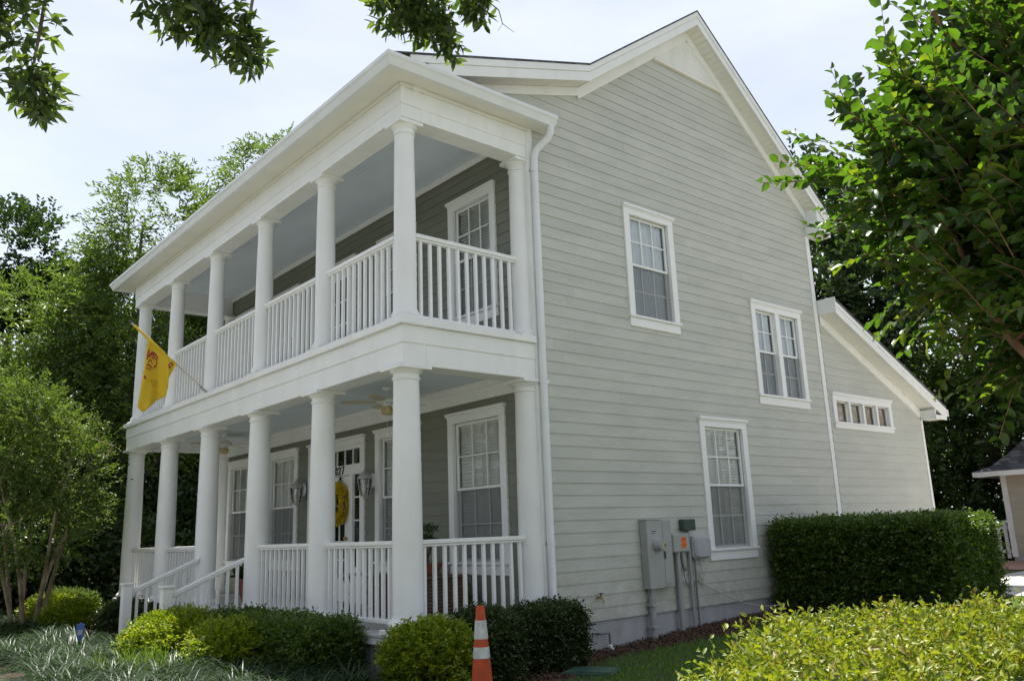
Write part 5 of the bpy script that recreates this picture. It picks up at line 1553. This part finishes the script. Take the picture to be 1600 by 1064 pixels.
MB().box(0.1272, 0.128, 4.44, 4.51, 0.565, 0.58).box(0.1272, 0.128, 4.44, 4.50, 0.50, 0.508).box(0.1272, 0.128, 4.44, 4.51, 0.48, 0.486).build('sticker_print', M['flag_red'], t)
MB().tube([(0.06, 4.39, 0.399), (0.06, 4.39, -0.80)], 0.036, 12).tube([(0.06, 4.39, 0.37), (0.06, 4.39, 0.399)], 0.045, 12).build('conduit', M['pvc'], t, smooth=40)
MB().tube([(0.05, 4.49, 0.40), (0.06, 4.49, 0.25), (0.06, 4.50, 0.20), (0.05, 4.56, 0.16)], 0.02, 8).tube([(0.06, 4.50, 0.28), (0.06, 4.51, 0.13)], 0.012, 8).build('cable_tail', M['pvc_dark'], t, smooth=50)
t = empty('controller_box', (0.02, 4.66, -0.70), 'small dark green box topmost in the row of utility boxes', 'utility box', 'utility boxes on the side wall')
MB().box(0.014, 0.11, 4.53, 4.79, 0.685, 0.84).build('body', M['green_box'], t, bevel=0.01)
MB().tube([(0.05, 4.67, 0.684), (0.05, 4.67, -0.80)], 0.021, 10).build('conduit', M['pvc'], t, smooth=40)
t = empty('cable_box', (0.02, 4.90, -0.70), 'pale grey rounded cable box left of the ground floor window', 'utility box', 'utility boxes on the side wall')
mb = MB()
def rr(y0, y1, z0, z1, r_):
    return [(y1 - r_ + r_ * math.cos(R(a)), z1 - r_ + r_ * math.sin(R(a))) for a in range(0, 91, 15)] + [(y0 + r_ + r_ * math.cos(R(a)), z1 - r_ + r_ * math.sin(R(a))) for a in range(90, 181, 15)] + [(y0 + r_ + r_ * math.cos(R(a)), z0 + r_ + r_ * math.sin(R(a))) for a in range(180, 271, 15)] + [(y1 - r_ + r_ * math.cos(R(a)), z0 + r_ + r_ * math.sin(R(a))) for a in range(270, 361, 15)]
mb.prism(rr(4.70, 5.10, 0.295, 0.60, 0.06), 'x', 0.014, 0.10); mb.build('body', M['pale_box'], t, bevel=0.012)
mb = MB(); mb.prism(rr(4.715, 5.085, 0.31, 0.585, 0.06), 'x', 0.1005, 0.125); cv = mb.build('lid', M['pale_box'], t, bevel=0.018)
mb = MB(); mb.tube([(0.127, 4.80, 0.56)] + [(0.128, 4.80 - 0.055 * math.sin(R(a)), 0.445 + 0.115 * math.cos(R(a))) for a in range(0, 181, 20)] + [(0.127, 4.83, 0.33)], 0.007, 6); mb.build('handle_ridge', M['pale_box'], cv, smooth=60)
MB().tube([(0.045, 4.785, 0.294), (0.045, 4.785, 0.1), (0.045, 4.775, -0.3), (0.05, 4.775, -0.80)], 0.014, 8).build('conduit', M['pvc_dark'], t, smooth=40)
mb = MB()
mb.tube([(0.03, 4.90, 0.29), (0.05, 4.92, 0.16), (0.05, 4.86, 0.06), (0.05, 4.93, -0.02), (0.05, 4.97, 0.08), (0.05, 4.88, 0.12), (0.04, 4.84, 0.0), (0.05, 4.92, -0.05)], 0.006, 6)
tag(mb.build('cable', M['cable'], smooth=60), 'loose coil of thin grey cable hanging below the pale cable box', 'cable')
mb = MB()
p0, p1 = Vector((0.05, 4.92, -0.05)), Vector((0.30, 6.75, -0.42))
mb.tube([p0.lerp(p1, t_) + Vector((0.04 * math.sin(PI * t_), 0, -0.17 * math.sin(PI * t_))) for t_ in np.linspace(0, 1, 16)], 0.009, 6)
tag(mb.build('cable', M['cable'], smooth=60), 'thin pale cable sagging along the foundation toward the big hedge', 'cable')
mb = MB(); mb.tube([(0.04, 4.52, 0.13), (0.045, 4.56, -0.02), (0.045, 4.64, -0.10), (0.045, 4.76, -0.06), (0.045, 4.84, 0.0)], 0.006, 6); mb.tube([(0.04, 4.5, 0.0), (0.04, 4.62, -0.03), (0.04, 4.9, -0.02)], 0.005, 6)
tag(mb.build('cable', M['pvc_dark'], smooth=60), 'thin dark cable looping between the conduits of the utility boxes', 'cable')
t = empty('hose_bib', (0.01, 2.84, -0.12), 'small brass garden tap sticking out of the siding near the corner hedge', 'tap')
MB().tube([(0.0, 2.84, -0.08), (0.07, 2.84, -0.08), (0.10, 2.84, -0.095), (0.115, 2.84, -0.14)], [0.016, 0.016, 0.017, 0.014], 10).build('spout', M['brass'], t, smooth=50)
mb = MB(); mb.tube([(0.06, 2.84, -0.08), (0.07, 2.84, -0.03)], 0.008, 8); mb.tube([(0.07 + 0.03 * math.cos(R(a)), 2.84 + 0.03 * math.sin(R(a)), -0.028) for a in range(0, 361, 30)], 0.006, 6, cap=False); mb.build('handle', M['metal_dark'], t, smooth=50)
t = empty('drain_pipe', (0.05, 2.98, -0.74), 'thin dark drain elbow with a white fitting rising from the mulch', 'pipe')
MB().tube([(-0.03, 2.80, -0.505), (0.05, 2.80, -0.505), (0.055, 2.83, -0.505), (0.055, 2.95, -0.505), (0.055, 2.965, -0.53), (0.055, 2.965, -0.66)], 0.014, 10).build('elbow_pipe', M['pvc_dark'], t, smooth=50)
MB().tube([(0.055, 2.965, -0.64), (0.055, 2.965, -0.655), (0.055, 2.965, -0.80)], [0.017, 0.027, 0.027], 12).tube([(0.055, 2.965, -0.70), (0.10, 2.99, -0.70)], 0.022, 10).build('fitting', M['white_clean'], t, smooth=50)
t = empty('valve_box', (0.95, 1.72, -0.74), 'green plastic irrigation box lid lying between mulch and lawn', 'box lid')
mb = MB(); mb.box(-0.27, 0.27, -0.19, 0.19, -0.02, 0.035)
mb.box(-0.25, 0.25, -0.17, 0.17, 0.0355, 0.045)
ca, sa = math.cos(0.5), math.sin(0.5)
mb.v = [(0.95 + p[0] * ca - p[1] * sa, 1.72 + p[0] * sa + p[1] * ca, -0.735 + p[2]) for p in mb.v]
mb.build('lid', M['green_lid'], t, bevel=0.006)

# ------------------------------------------------------------------ traffic cone
cn = empty('traffic_cone', (1.30, -0.03, G), 'tall orange traffic cone with two scuffed white bands', 'traffic cone')
X0, Y0 = 1.30, -0.03
rc = lambda z: 0.110 - (z - G - 0.03) / 0.82 * 0.072
mb = MB(); mb.box(X0 - 0.19, X0 + 0.19, Y0 - 0.19, Y0 + 0.19, G + 0.002, G + 0.032); mb.build('base', M['cone'], cn, bevel=0.012)
zt_ = G + 0.85
mb = MB(); mb.lathe([(rc(z), z) for z in np.linspace(G + 0.033, zt_ - 0.02, 14)] + [(0.040, zt_ - 0.015), (0.040, zt_), (0.030, zt_), (0.030, zt_ - 0.03)], X0, Y0, 32); mb.build('cone_body', M['cone'], cn, smooth=35)
for z0, z1 in ((zt_ - 0.45, zt_ - 0.355), (zt_ - 0.285, zt_ - 0.125)):
    mb = MB(); mb.lathe([(rc(z) + 0.003, z) for z in np.linspace(z0, z1, 4)], X0, Y0, 32); mb.build('reflective_band', M['reflective'], cn, smooth=35)

# ------------------------------------------------------------------ flag on the balcony
fg = empty('flag', (-5.81, -0.02, 3.12), 'yellow flag with a red crest hanging from an angled pole on the balcony', 'flag')
pb, pt = Vector((-5.81, -0.03, 3.16)), Vector((-5.80, -1.25, 4.155))
MB().tube([pb, pb.lerp(pt, 0.5), pt], [0.013, 0.013, 0.012], 10).build('pole', M['pole'], fg, smooth=40)
MB().tube([pt, pt + (pt - pb).normalized() * 0.06], [0.018, 0.012], 10).build('finial', M['metal_dark'], fg, smooth=40)
MB().tube([pb.lerp(pt, 0.52), pb.lerp(pt, 0.80), pb.lerp(pt, 0.97)], [0.017, 0.022, 0.018], 10).build('sleeve', M['flag'], fg, smooth=40)
MB().tube([pb.lerp(pt, -0.03), pb.lerp(pt, 0.09)], 0.022, 10).box(-5.86, -5.76, -0.045, -0.0145, 3.063, 3.14).build('bracket', M['metal_grey'], fg, smooth=40)
TOPS = [(0.0, (-0.99, 3.945)), (0.35, (-0.90, 3.868)), (0.62, (-0.79, 3.785)), (0.80, (-0.66, 3.68)), (1.0, (-0.54, 3.60))]
BOTS = [(0.0, (-1.095, 2.835)), (0.12, (-1.005, 2.757)), (0.42, (-0.80, 2.965)), (0.66, (-0.672, 3.04)), (0.80, (-0.665, 3.32)), (1.0, (-0.545, 3.57))]
def lerp_tab(T_, s):
    for (a, p), (b, q) in zip(T_[:-1], T_[1:]):
        if s <= b: 
            u = (s - a) / (b - a); return (p[0] + (q[0] - p[0]) * u, p[1] + (q[1] - p[1]) * u)
    return T_[-1][1]
def flag_pt(s, t, o=0.0):
    a, b = lerp_tab(TOPS, s), lerp_tab(BOTS, s)
    wv = 0.045 * math.sin(s * 9 + 0.6) * min(1, t * 2.2) + 0.02 * math.sin(s * 17 + t * 3) * t
    return (-5.80 + wv + (0.05 * t if s > 0.7 else 0) + o, a[0] + (b[0] - a[0]) * t, a[1] + (b[1] - a[1]) * t)
mb = MB()
ns, nt2 = 36, 26
mb.add([flag_pt(i / ns, j / nt2) for j in range(nt2 + 1) for i in range(ns + 1)], [(j * (ns + 1) + i, j * (ns + 1) + i + 1, (j + 1) * (ns + 1) + i + 1, (j + 1) * (ns + 1) + i) for j in range(nt2) for i in range(ns)])
cl = mb.build('cloth', M['flag'], fg, smooth=80, recalc=False)
sm = cl.modifiers.new('cloth_thickness', 'SOLIDIFY'); sm.thickness = 0.003; sm.offset = 0
def fstroke(mb_, pts, wd):
    pts2 = []
    for (s0, t0), (s1, t1) in zip(pts[:-1], pts[1:]):
        for k in range(4): pts2.append((s0 + (s1 - s0) * k / 4, t0 + (t1 - t0) * k / 4))
    pts2.append(pts[-1])
    for (s0, t0), (s1, t1) in zip(pts2[:-1], pts2[1:]):
        d = Vector((s1 - s0, t1 - t0))
        if d.length < 1e-6: continue
        n_ = Vector((-d.y, d.x)).normalized() * wd / 2
        mb_.quad(*[flag_pt(min(1, max(0, a)), min(1, max(0, b)), 0.004) for a, b in ((s0 + n_.x, t0 + n_.y), (s0 - n_.x, t0 - n_.y), (s1 - n_.x, t1 - n_.y), (s1 + n_.x, t1 + n_.y))])
mb = MB()
fstroke(mb, [(0.10, 0.24), (0.22, 0.19), (0.34, 0.16), (0.46, 0.18), (0.50, 0.24)], 0.05)
fstroke(mb, [(0.06, 0.30), (0.07, 0.20), (0.13, 0.14)], 0.045)
fstroke(mb, [(0.30, 0.20), (0.42, 0.24), (0.48, 0.30), (0.44, 0.37), (0.36, 0.40)], 0.035)
fstroke(mb, [(0.24, 0.24), (0.34, 0.25), (0.38, 0.29)], 0.02)
fstroke(mb, [(0.10, 0.32), (0.18, 0.28), (0.27, 0.30), (0.30, 0.35)], 0.022)
fstroke(mb, [(0.06, 0.37), (0.14, 0.35), (0.24, 0.38), (0.33, 0.42)], 0.024)
fstroke(mb, [(0.05, 0.42), (0.15, 0.40), (0.26, 0.44)], 0.018)
mb.build('crest', M['flag_red'], cl, recalc=False)
mb = MB()
fstroke(mb, [(0.03, 0.545), (0.09, 0.53), (0.08, 0.565), (0.03, 0.555)], 0.02)
mb.build('print_mark', M['flag_red'], cl, recalc=False)
mb = MB()
fstroke(mb, [(0.78, 0.36), (0.86, 0.30), (0.89, 0.50), (0.80, 0.56), (0.78, 0.36)], 0.045)
mb.build('print_mark', M['flag_red'], cl, recalc=False)
mb = MB()
for k in range(5):
    fstroke(mb, [(0.22 + 0.02 * k, 0.58 + 0.03 * k), (0.38, 0.62 + 0.03 * k), (0.50, 0.66 + 0.025 * k)], 0.012)
mb.build('print_lines', M['flag_faint'], cl, recalc=False)


# ------------------------------------------------------------------ porch fittings
def sconce(x, label):
    y = YW - 0.035
    root_ = empty('wall_lantern', (x, y, 1.6), label, 'lantern', 'lanterns either side of the front door')
    mb_ = MB(); mb_.lathe([(0.075, 0), (0.075, 0.015), (0.05, 0.035), (0.0, 0.04)], 0, 0, 20); mb_.v = [(x + p[0], y - p[2], 1.62 + p[1] * 1.5) for p in mb_.v]; mb_.build('back_plate', M['white_clean'], root_, smooth=35)
    cy_ = y - 0.15
    mb_ = MB()
    mb_.tube([(x, y - 0.03, 1.62), (x, y - 0.09, 1.69), (x, y - 0.15, 1.76), (x, cy_, 1.80), (x, cy_, 1.77)], 0.012, 8)
    mb_.build('arm', M['white_clean'], root_, smooth=50)
    mb_ = MB(); mb_.lathe([(0.012, 1.80), (0.03, 1.775), (0.028, 1.765), (0.06, 1.735), (0.10, 1.70), (0.118, 1.66), (0.118, 1.645), (0.0, 1.645)], x, cy_, 18); mb_.build('roof_cap', M['lantern'], root_, smooth=35)
    mb_ = MB(); mb_.lathe([(0.108, 1.644), (0.092, 1.50), (0.062, 1.385), (0.060, 1.385), (0.090, 1.50), (0.106, 1.644)], x, cy_, 18); mb_.build('glass', M['lamp_glass'], root_, smooth=35)
    mb_ = MB()
    for k in range(6):
        a = k * PI / 3; c, s = math.cos(a), math.sin(a)
        mb_.tube([(x + 0.112 * c, cy_ + 0.112 * s, 1.645), (x + 0.095 * c, cy_ + 0.095 * s, 1.50), (x + 0.065 * c, cy_ + 0.065 * s, 1.383)], 0.005, 5)
    mb_.lathe([(0.068, 1.372), (0.068, 1.384), (0.0, 1.384), ], x, cy_, 18); mb_.lathe([(0.0, 1.34), (0.02, 1.35), (0.03, 1.371), (0.0, 1.372)], x, cy_, 12)
    mb_.lathe([(0.095, 1.512), (0.099, 1.512), (0.1, 1.522), (0.096, 1.522)], x, cy_, 18)
    mb_.build('cage', M['lantern'], root_)
    mb_ = MB(); mb_.lathe([(0.014, 1.386), (0.014, 1.47), (0.02, 1.50), (0.014, 1.545), (0.004, 1.56)], x, cy_, 12); mb_.build('bulb', M['white_clean'], root_, smooth=50)
    return root_


sconce(-3.87, 'clear glass carriage lantern on the wall right of the front door')
sconce(-6.22, 'clear glass carriage lantern on the wall left of the front door')


def fan(x, y, rot_, label):
    root_ = empty('ceiling_fan', (x, y, 2.75), label, 'ceiling fan', 'ceiling fans over the porch')
    MB().lathe([(0.0, 2.751), (0.07, 2.751), (0.06, 2.715), (0.02, 2.70), (0.0, 2.70)], x, y, 18).tube([(x, y, 2.70), (x, y, 2.615)], 0.012, 8).build('downrod', M['white_clean'], root_, smooth=40)
    MB().lathe([(0.0, 2.625), (0.04, 2.62), (0.13, 2.60), (0.15, 2.575), (0.14, 2.545), (0.09, 2.53), (0.06, 2.525), (0.06, 2.49), (0.0, 2.49)], x, y, 24).build('motor', M['alu'], root_, smooth=40)
    MB().lathe([(0.055, 2.489), (0.075, 2.47), (0.085, 2.43), (0.075, 2.385), (0.0, 2.37)], x, y, 18).build('lamp_shade', M['fan_glass'], root_, smooth=40)
    MB().tube([(x + 0.05, y - 0.03, 2.49), (x + 0.05, y - 0.03, 2.12)], 0.0025, 4).tube([(x + 0.05, y - 0.03, 2.12), (x + 0.05, y - 0.03, 2.06)], 0.009, 6).build('pull_chain', M['white_clean'], root_)
    for k in range(5):
        a = rot_ + k * 2 * PI / 5; c, s = math.cos(a), math.sin(a)
        mb_ = MB()
        pr = [(0.15, -0.045), (0.30, -0.062), (0.58, -0.066), (0.63, -0.04), (0.63, 0.04), (0.58, 0.066), (0.30, 0.062), (0.15, 0.045)]
        tl = 0.16
        vs = []
        for dz in (0, 0.008):
            for r_, q in pr: vs.append((x + r_ * c - q * s, y + r_ * s + q * c, 2.553 + dz + q * tl))
        n_ = len(pr)
        mb_.add(vs, [tuple(range(n_))[::-1], tuple(range(n_, 2 * n_))] + [(i, (i + 1) % n_, n_ + (i + 1) % n_, n_ + i) for i in range(n_)])
        mb_.build('blade', M['fan_blade'], root_)
    return root_


fan(-2.10, 1.10, 0.35, 'white ceiling fan with amber shade near the front corner of the porch')
fan(-7.85, 1.10, 0.9, 'white ceiling fan with amber shade at the far end of the porch')

# wreath on the door
wr_ = empty('wreath', (cx_ + 0.20, YW - 0.05, 1.32), 'yellow blossom wreath hanging on the front door', 'wreath')
wx, wy, wz = cx_ + 0.20, YW - 0.06, 1.31
n = 1500
a = rng.random(n) * 2 * PI; rr_ = 0.06 * np.sqrt(rng.random(n)); b = rng.random(n) * 2 * PI
P = np.stack([wx + (0.215 + rr_ * np.cos(b)) * np.cos(a), wy - 0.02 + rr_ * np.sin(b), wz + (0.28 + rr_ * np.cos(b)) * np.sin(a)], 1)
D = np.stack([np.cos(a) * np.cos(b), np.sin(b) - 0.5, np.sin(a) * np.cos(b)], 1) + rng.normal(scale=0.5, size=(n, 3))
leaf_mesh('blossoms', P, D, rng.normal(size=(n, 3)), 0.05, 0.03, M['lf_wreath'], wr_)
MB().tube([(wx + 0.215 * math.cos(R(k * 15)), wy - 0.01, wz + 0.28 * math.sin(R(k * 15))) for k in range(25)], 0.022, 8, cap=False).build('ring', M['wicker'], wr_, smooth=60)
MB().tube([(wx, wy - 0.005, wz + 0.30), (wx, wy, wz + 0.40), (wx, YW - 0.02, wz + 0.44)], 0.008, 6).box(wx - 0.02, wx + 0.02, YW - 0.034, YW - 0.023, wz + 0.34, wz + 0.44).build('hook', M['metal_dark'], wr_)

# wicker chest with a bonsai on the porch
ch = empty('wicker_chest', (-1.75, 1.35, FL), 'brown wicker chest on the porch behind the corner column', 'chest')
mb = MB()
for i in range(11): mb.box(-2.45, -1.15, 1.02, 1.70, FL + 0.01 + i * 0.042, FL + 0.046 + i * 0.042)
mb.build('body', M['wicker'], ch, bevel=0.008)
MB().box(-2.48, -1.12, 1.0, 1.72, FL + 0.475, FL + 0.505).build('lid', M['wicker'], ch, bevel=0.008)
pz = FL + 0.506
bn = empty('potted_bonsai', (-1.55, 1.35, pz), 'small potted bonsai with leafy pads standing on the wicker chest', 'potted plant')
MB().lathe([(0.0, pz), (0.12, pz), (0.15, pz + 0.02), (0.20, pz + 0.14), (0.21, pz + 0.15), (0.19, pz + 0.15), (0.17, pz + 0.12), (0.0, pz + 0.12)], -1.55, 1.35, 24).build('pot', M['terracotta'], bn, smooth=35)
MB().tube([(-1.55, 1.35, pz + 0.1), (-1.58, 1.35, pz + 0.22), (-1.50, 1.36, pz + 0.33), (-1.53, 1.35, pz + 0.45), (-1.50, 1.35, pz + 0.56)], [0.04, 0.034, 0.028, 0.02, 0.012], 9).tube([(-1.50, 1.36, pz + 0.33), (-1.38, 1.33, pz + 0.38)], 0.012, 6).tube([(-1.57, 1.35, pz + 0.25), (-1.70, 1.32, pz + 0.32)], 0.012, 6).build('stem', M['bark'], bn, smooth=60)
Pp = []
for (x, y, z, r_) in ((-1.50, 1.35, pz + 0.58, 0.13), (-1.37, 1.33, pz + 0.40, 0.11), (-1.71, 1.32, pz + 0.34, 0.11), (-1.55, 1.35, pz + 0.47, 0.09)):
    k = 180; u = unit(k); Pp.append(np.array([x, y, z]) + u * np.array([r_, r_, r_ * 0.45]) * (rng.random(k) ** 0.4)[:, None])
Pp = np.concatenate(Pp)
leaf_mesh('foliage', Pp, unit(len(Pp)) + np.array([0, 0, 0.4]), unit(len(Pp)), 0.04, 0.022, M['lf_pot'], bn)
# glass topped side table further along
tb_ = empty('side_table', (-3.05, 1.25, FL), 'round glass topped porch table between the second and third columns', 'table')
MB().lathe([(0.0, FL + 0.50), (0.36, FL + 0.50), (0.36, FL + 0.515), (0.0, FL + 0.515)], -3.05, 1.25, 28).build('table_top', M['teal_glass'], tb_, smooth=35)
for k in range(4):
    a = k * PI / 2 + 0.5
    MB().tube([(-3.05 + 0.30 * math.cos(a), 1.25 + 0.30 * math.sin(a), FL + 0.499), (-3.05 + 0.2 * math.cos(a), 1.25 + 0.2 * math.sin(a), FL + 0.25), (-3.05 + 0.32 * math.cos(a), 1.25 + 0.32 * math.sin(a), FL + 0.001)], 0.012, 8).build('leg', M['metal_dark'], tb_, smooth=60)
# planter beside the steps
pl = empty('porch_planter', (-6.55, 1.15, FL), 'terracotta pot of dark broad leaves on the porch at the top of the steps', 'potted plant')
px_, py_ = -6.55, 1.15
MB().lathe([(0.0, FL), (0.14, FL), (0.22, FL + 0.34), (0.24, FL + 0.36), (0.24, FL + 0.40), (0.20, FL + 0.40), (0.19, FL + 0.35), (0.0, FL + 0.35)], px_, py_, 24).build('pot', M['terracotta'], pl, smooth=35)
k = 170
u = unit(k); u[:, 2] = np.abs(u[:, 2])
leaf_mesh('foliage', np.array([px_, py_, FL + 0.38]) + u * 0.16 * rng.random((k, 1)), u + np.array([0, 0, 0.4]), unit(k), 0.26, 0.085, M['lf_pot'], pl, oval=True, droop=0.3)

SX, SY = -5.55, -1.72
# blue garden sign
bs_ = empty('garden_sign', (SX, SY, G), 'small blue garden sign on a stake in front of the bright yellow shrub', 'sign')
MB().box(SX - 0.01, SX + 0.01, SY - 0.01, SY + 0.01, G - 0.03, -0.40).build('stake', M['metal_dark'], bs_)
mb = MB(); pr = [(0.0, 0.20), (0.06, 0.17), (0.10, 0.17), (0.11, 0.08), (0.07, -0.02), (0.0, -0.06), (-0.07, -0.02), (-0.11, 0.08), (-0.10, 0.17), (-0.06, 0.17)]
dv = Vector((0.97, -0.24)); pv = Vector((0.24, 0.97))
dv = Vector((0.243, 0.97)) * 0.5; pv = Vector((0.97, -0.243))
vs = [(SX + dv.x * a + pv.x * o_, SY + dv.y * a + pv.y * o_, -0.44 + z) for o_ in (0.012, 0.024) for a, z in pr]
n_ = len(pr); mb.add(vs, [tuple(range(n_)), tuple(range(n_, 2 * n_))[::-1]] + [(i, (i + 1) % n_, n_ + (i + 1) % n_, n_ + i) for i in range(n_)])
mb.build('plate', M['blue_sign'], bs_)
vs = [(SX + dv.x * a + pv.x * 0.0265, SY + dv.y * a + pv.y * 0.0265, -0.44 + z) for a, z in ((-0.06, 0.03), (0.06, 0.03), (0.06, 0.10), (-0.06, 0.10))]
mb = MB(); mb.add(vs, [(0, 1, 2, 3)]); mb.build('panel', M['pale_box'], bs_, recalc=False)

# ------------------------------------------------------------------ garage behind on the right
gr = empty('garage', (1.5, 24.5, -0.6), 'tan garage with a flared grey shingle roof behind the hedge at far right', 'garage')
gx0, gx1, gy0, gy1 = -1.75, 6.4, 21.45, 28.6
ez = 1.84
mb = MB()
siding(mb, lambda a, z, o_: (a, gy0 - o_, z), [(gx0, -0.45), (gx1, -0.45), (gx1, ez), (gx0, ez)])
siding(mb, lambda a, z, o_: (gx1 + o_, a, z), [(gy0, -0.45), (gy1, -0.45), (gy1, ez), (gy0, ez)])
siding(mb, lambda a, z, o_: (gx0 - o_, a, z), [(gy0, -0.45), (gy1, -0.45), (gy1, ez), (gy0, ez)])
mb.box(gx0 + 0.02, gx1 - 0.02, gy0 + 0.02, gy1 - 0.02, -0.5, ez)
mb.build('wall', M['garage_siding'], gr)
MB().box(gx0 + 0.01, gx1 - 0.01, gy0 + 0.01, gy1 - 0.01, -0.9, -0.4505).build('foundation', M['foundation'], gr)
for x in (gx0, gx1 - 0.1):
    MB().box(x - 0.02, x + 0.12, gy0 - 0.025, gy0 + 0.1, -0.46, ez - 0.0005).build('corner_board', WH, gr)
def ring(d, z): return [(gx0 + d, gy0 + d, z), (gx1 - d, gy0 + d, z), (gx1 - d, gy1 - d, z), (gx0 + d, gy1 - d, z)]
lv = [ring(-0.55, ez + 0.08), ring(-0.15, ez + 0.25), ring(0.25, ez + 0.62), ring(3.4, ez + 4.1)]
mb = MB()
vs = [p for l_ in lv for p in l_]
fs = [(i * 4 + j, i * 4 + (j + 1) % 4, (i + 1) * 4 + (j + 1) % 4, (i + 1) * 4 + j) for i in range(3) for j in range(4)] + [(12, 13, 14, 15)]
mb.add(vs, fs); mb.build('roof', M['shingle_garage'], gr)
mb = MB()
mb.box(gx0 - 0.55, gx1 + 0.55, gy0 - 0.55, gy0 - 0.52, ez - 0.06, ez + 0.078); mb.box(gx0 - 0.55, gx0 - 0.52, gy0 - 0.519, gy1 + 0.5, ez - 0.06, ez + 0.078); mb.box(gx1 + 0.52, gx1 + 0.55, gy0 - 0.519, gy1 + 0.5, ez - 0.06, ez + 0.078)
mb.box(gx0 - 0.519, gx1 + 0.519, gy0 - 0.519, gy1 + 0.5, ez + 0.001, ez + 0.03)
mb.build('fascia', WH, gr)
fn = empty('picket_fence', (-3.2, 21.6, -0.58), 'white picket fence joining the garage corner', 'fence')
for k in range(14):
    x = -1.9 - k * 0.2
    MB().box(x - 0.05, x + 0.05, 21.55, 21.575, -0.5, 0.55).build('picket', WH, fn)
MB().box(-4.7, -1.8, 21.5755, 21.62, -0.35, -0.27).box(-4.7, -1.8, 21.5755, 21.62, 0.3, 0.38).build('rail', WH, fn)
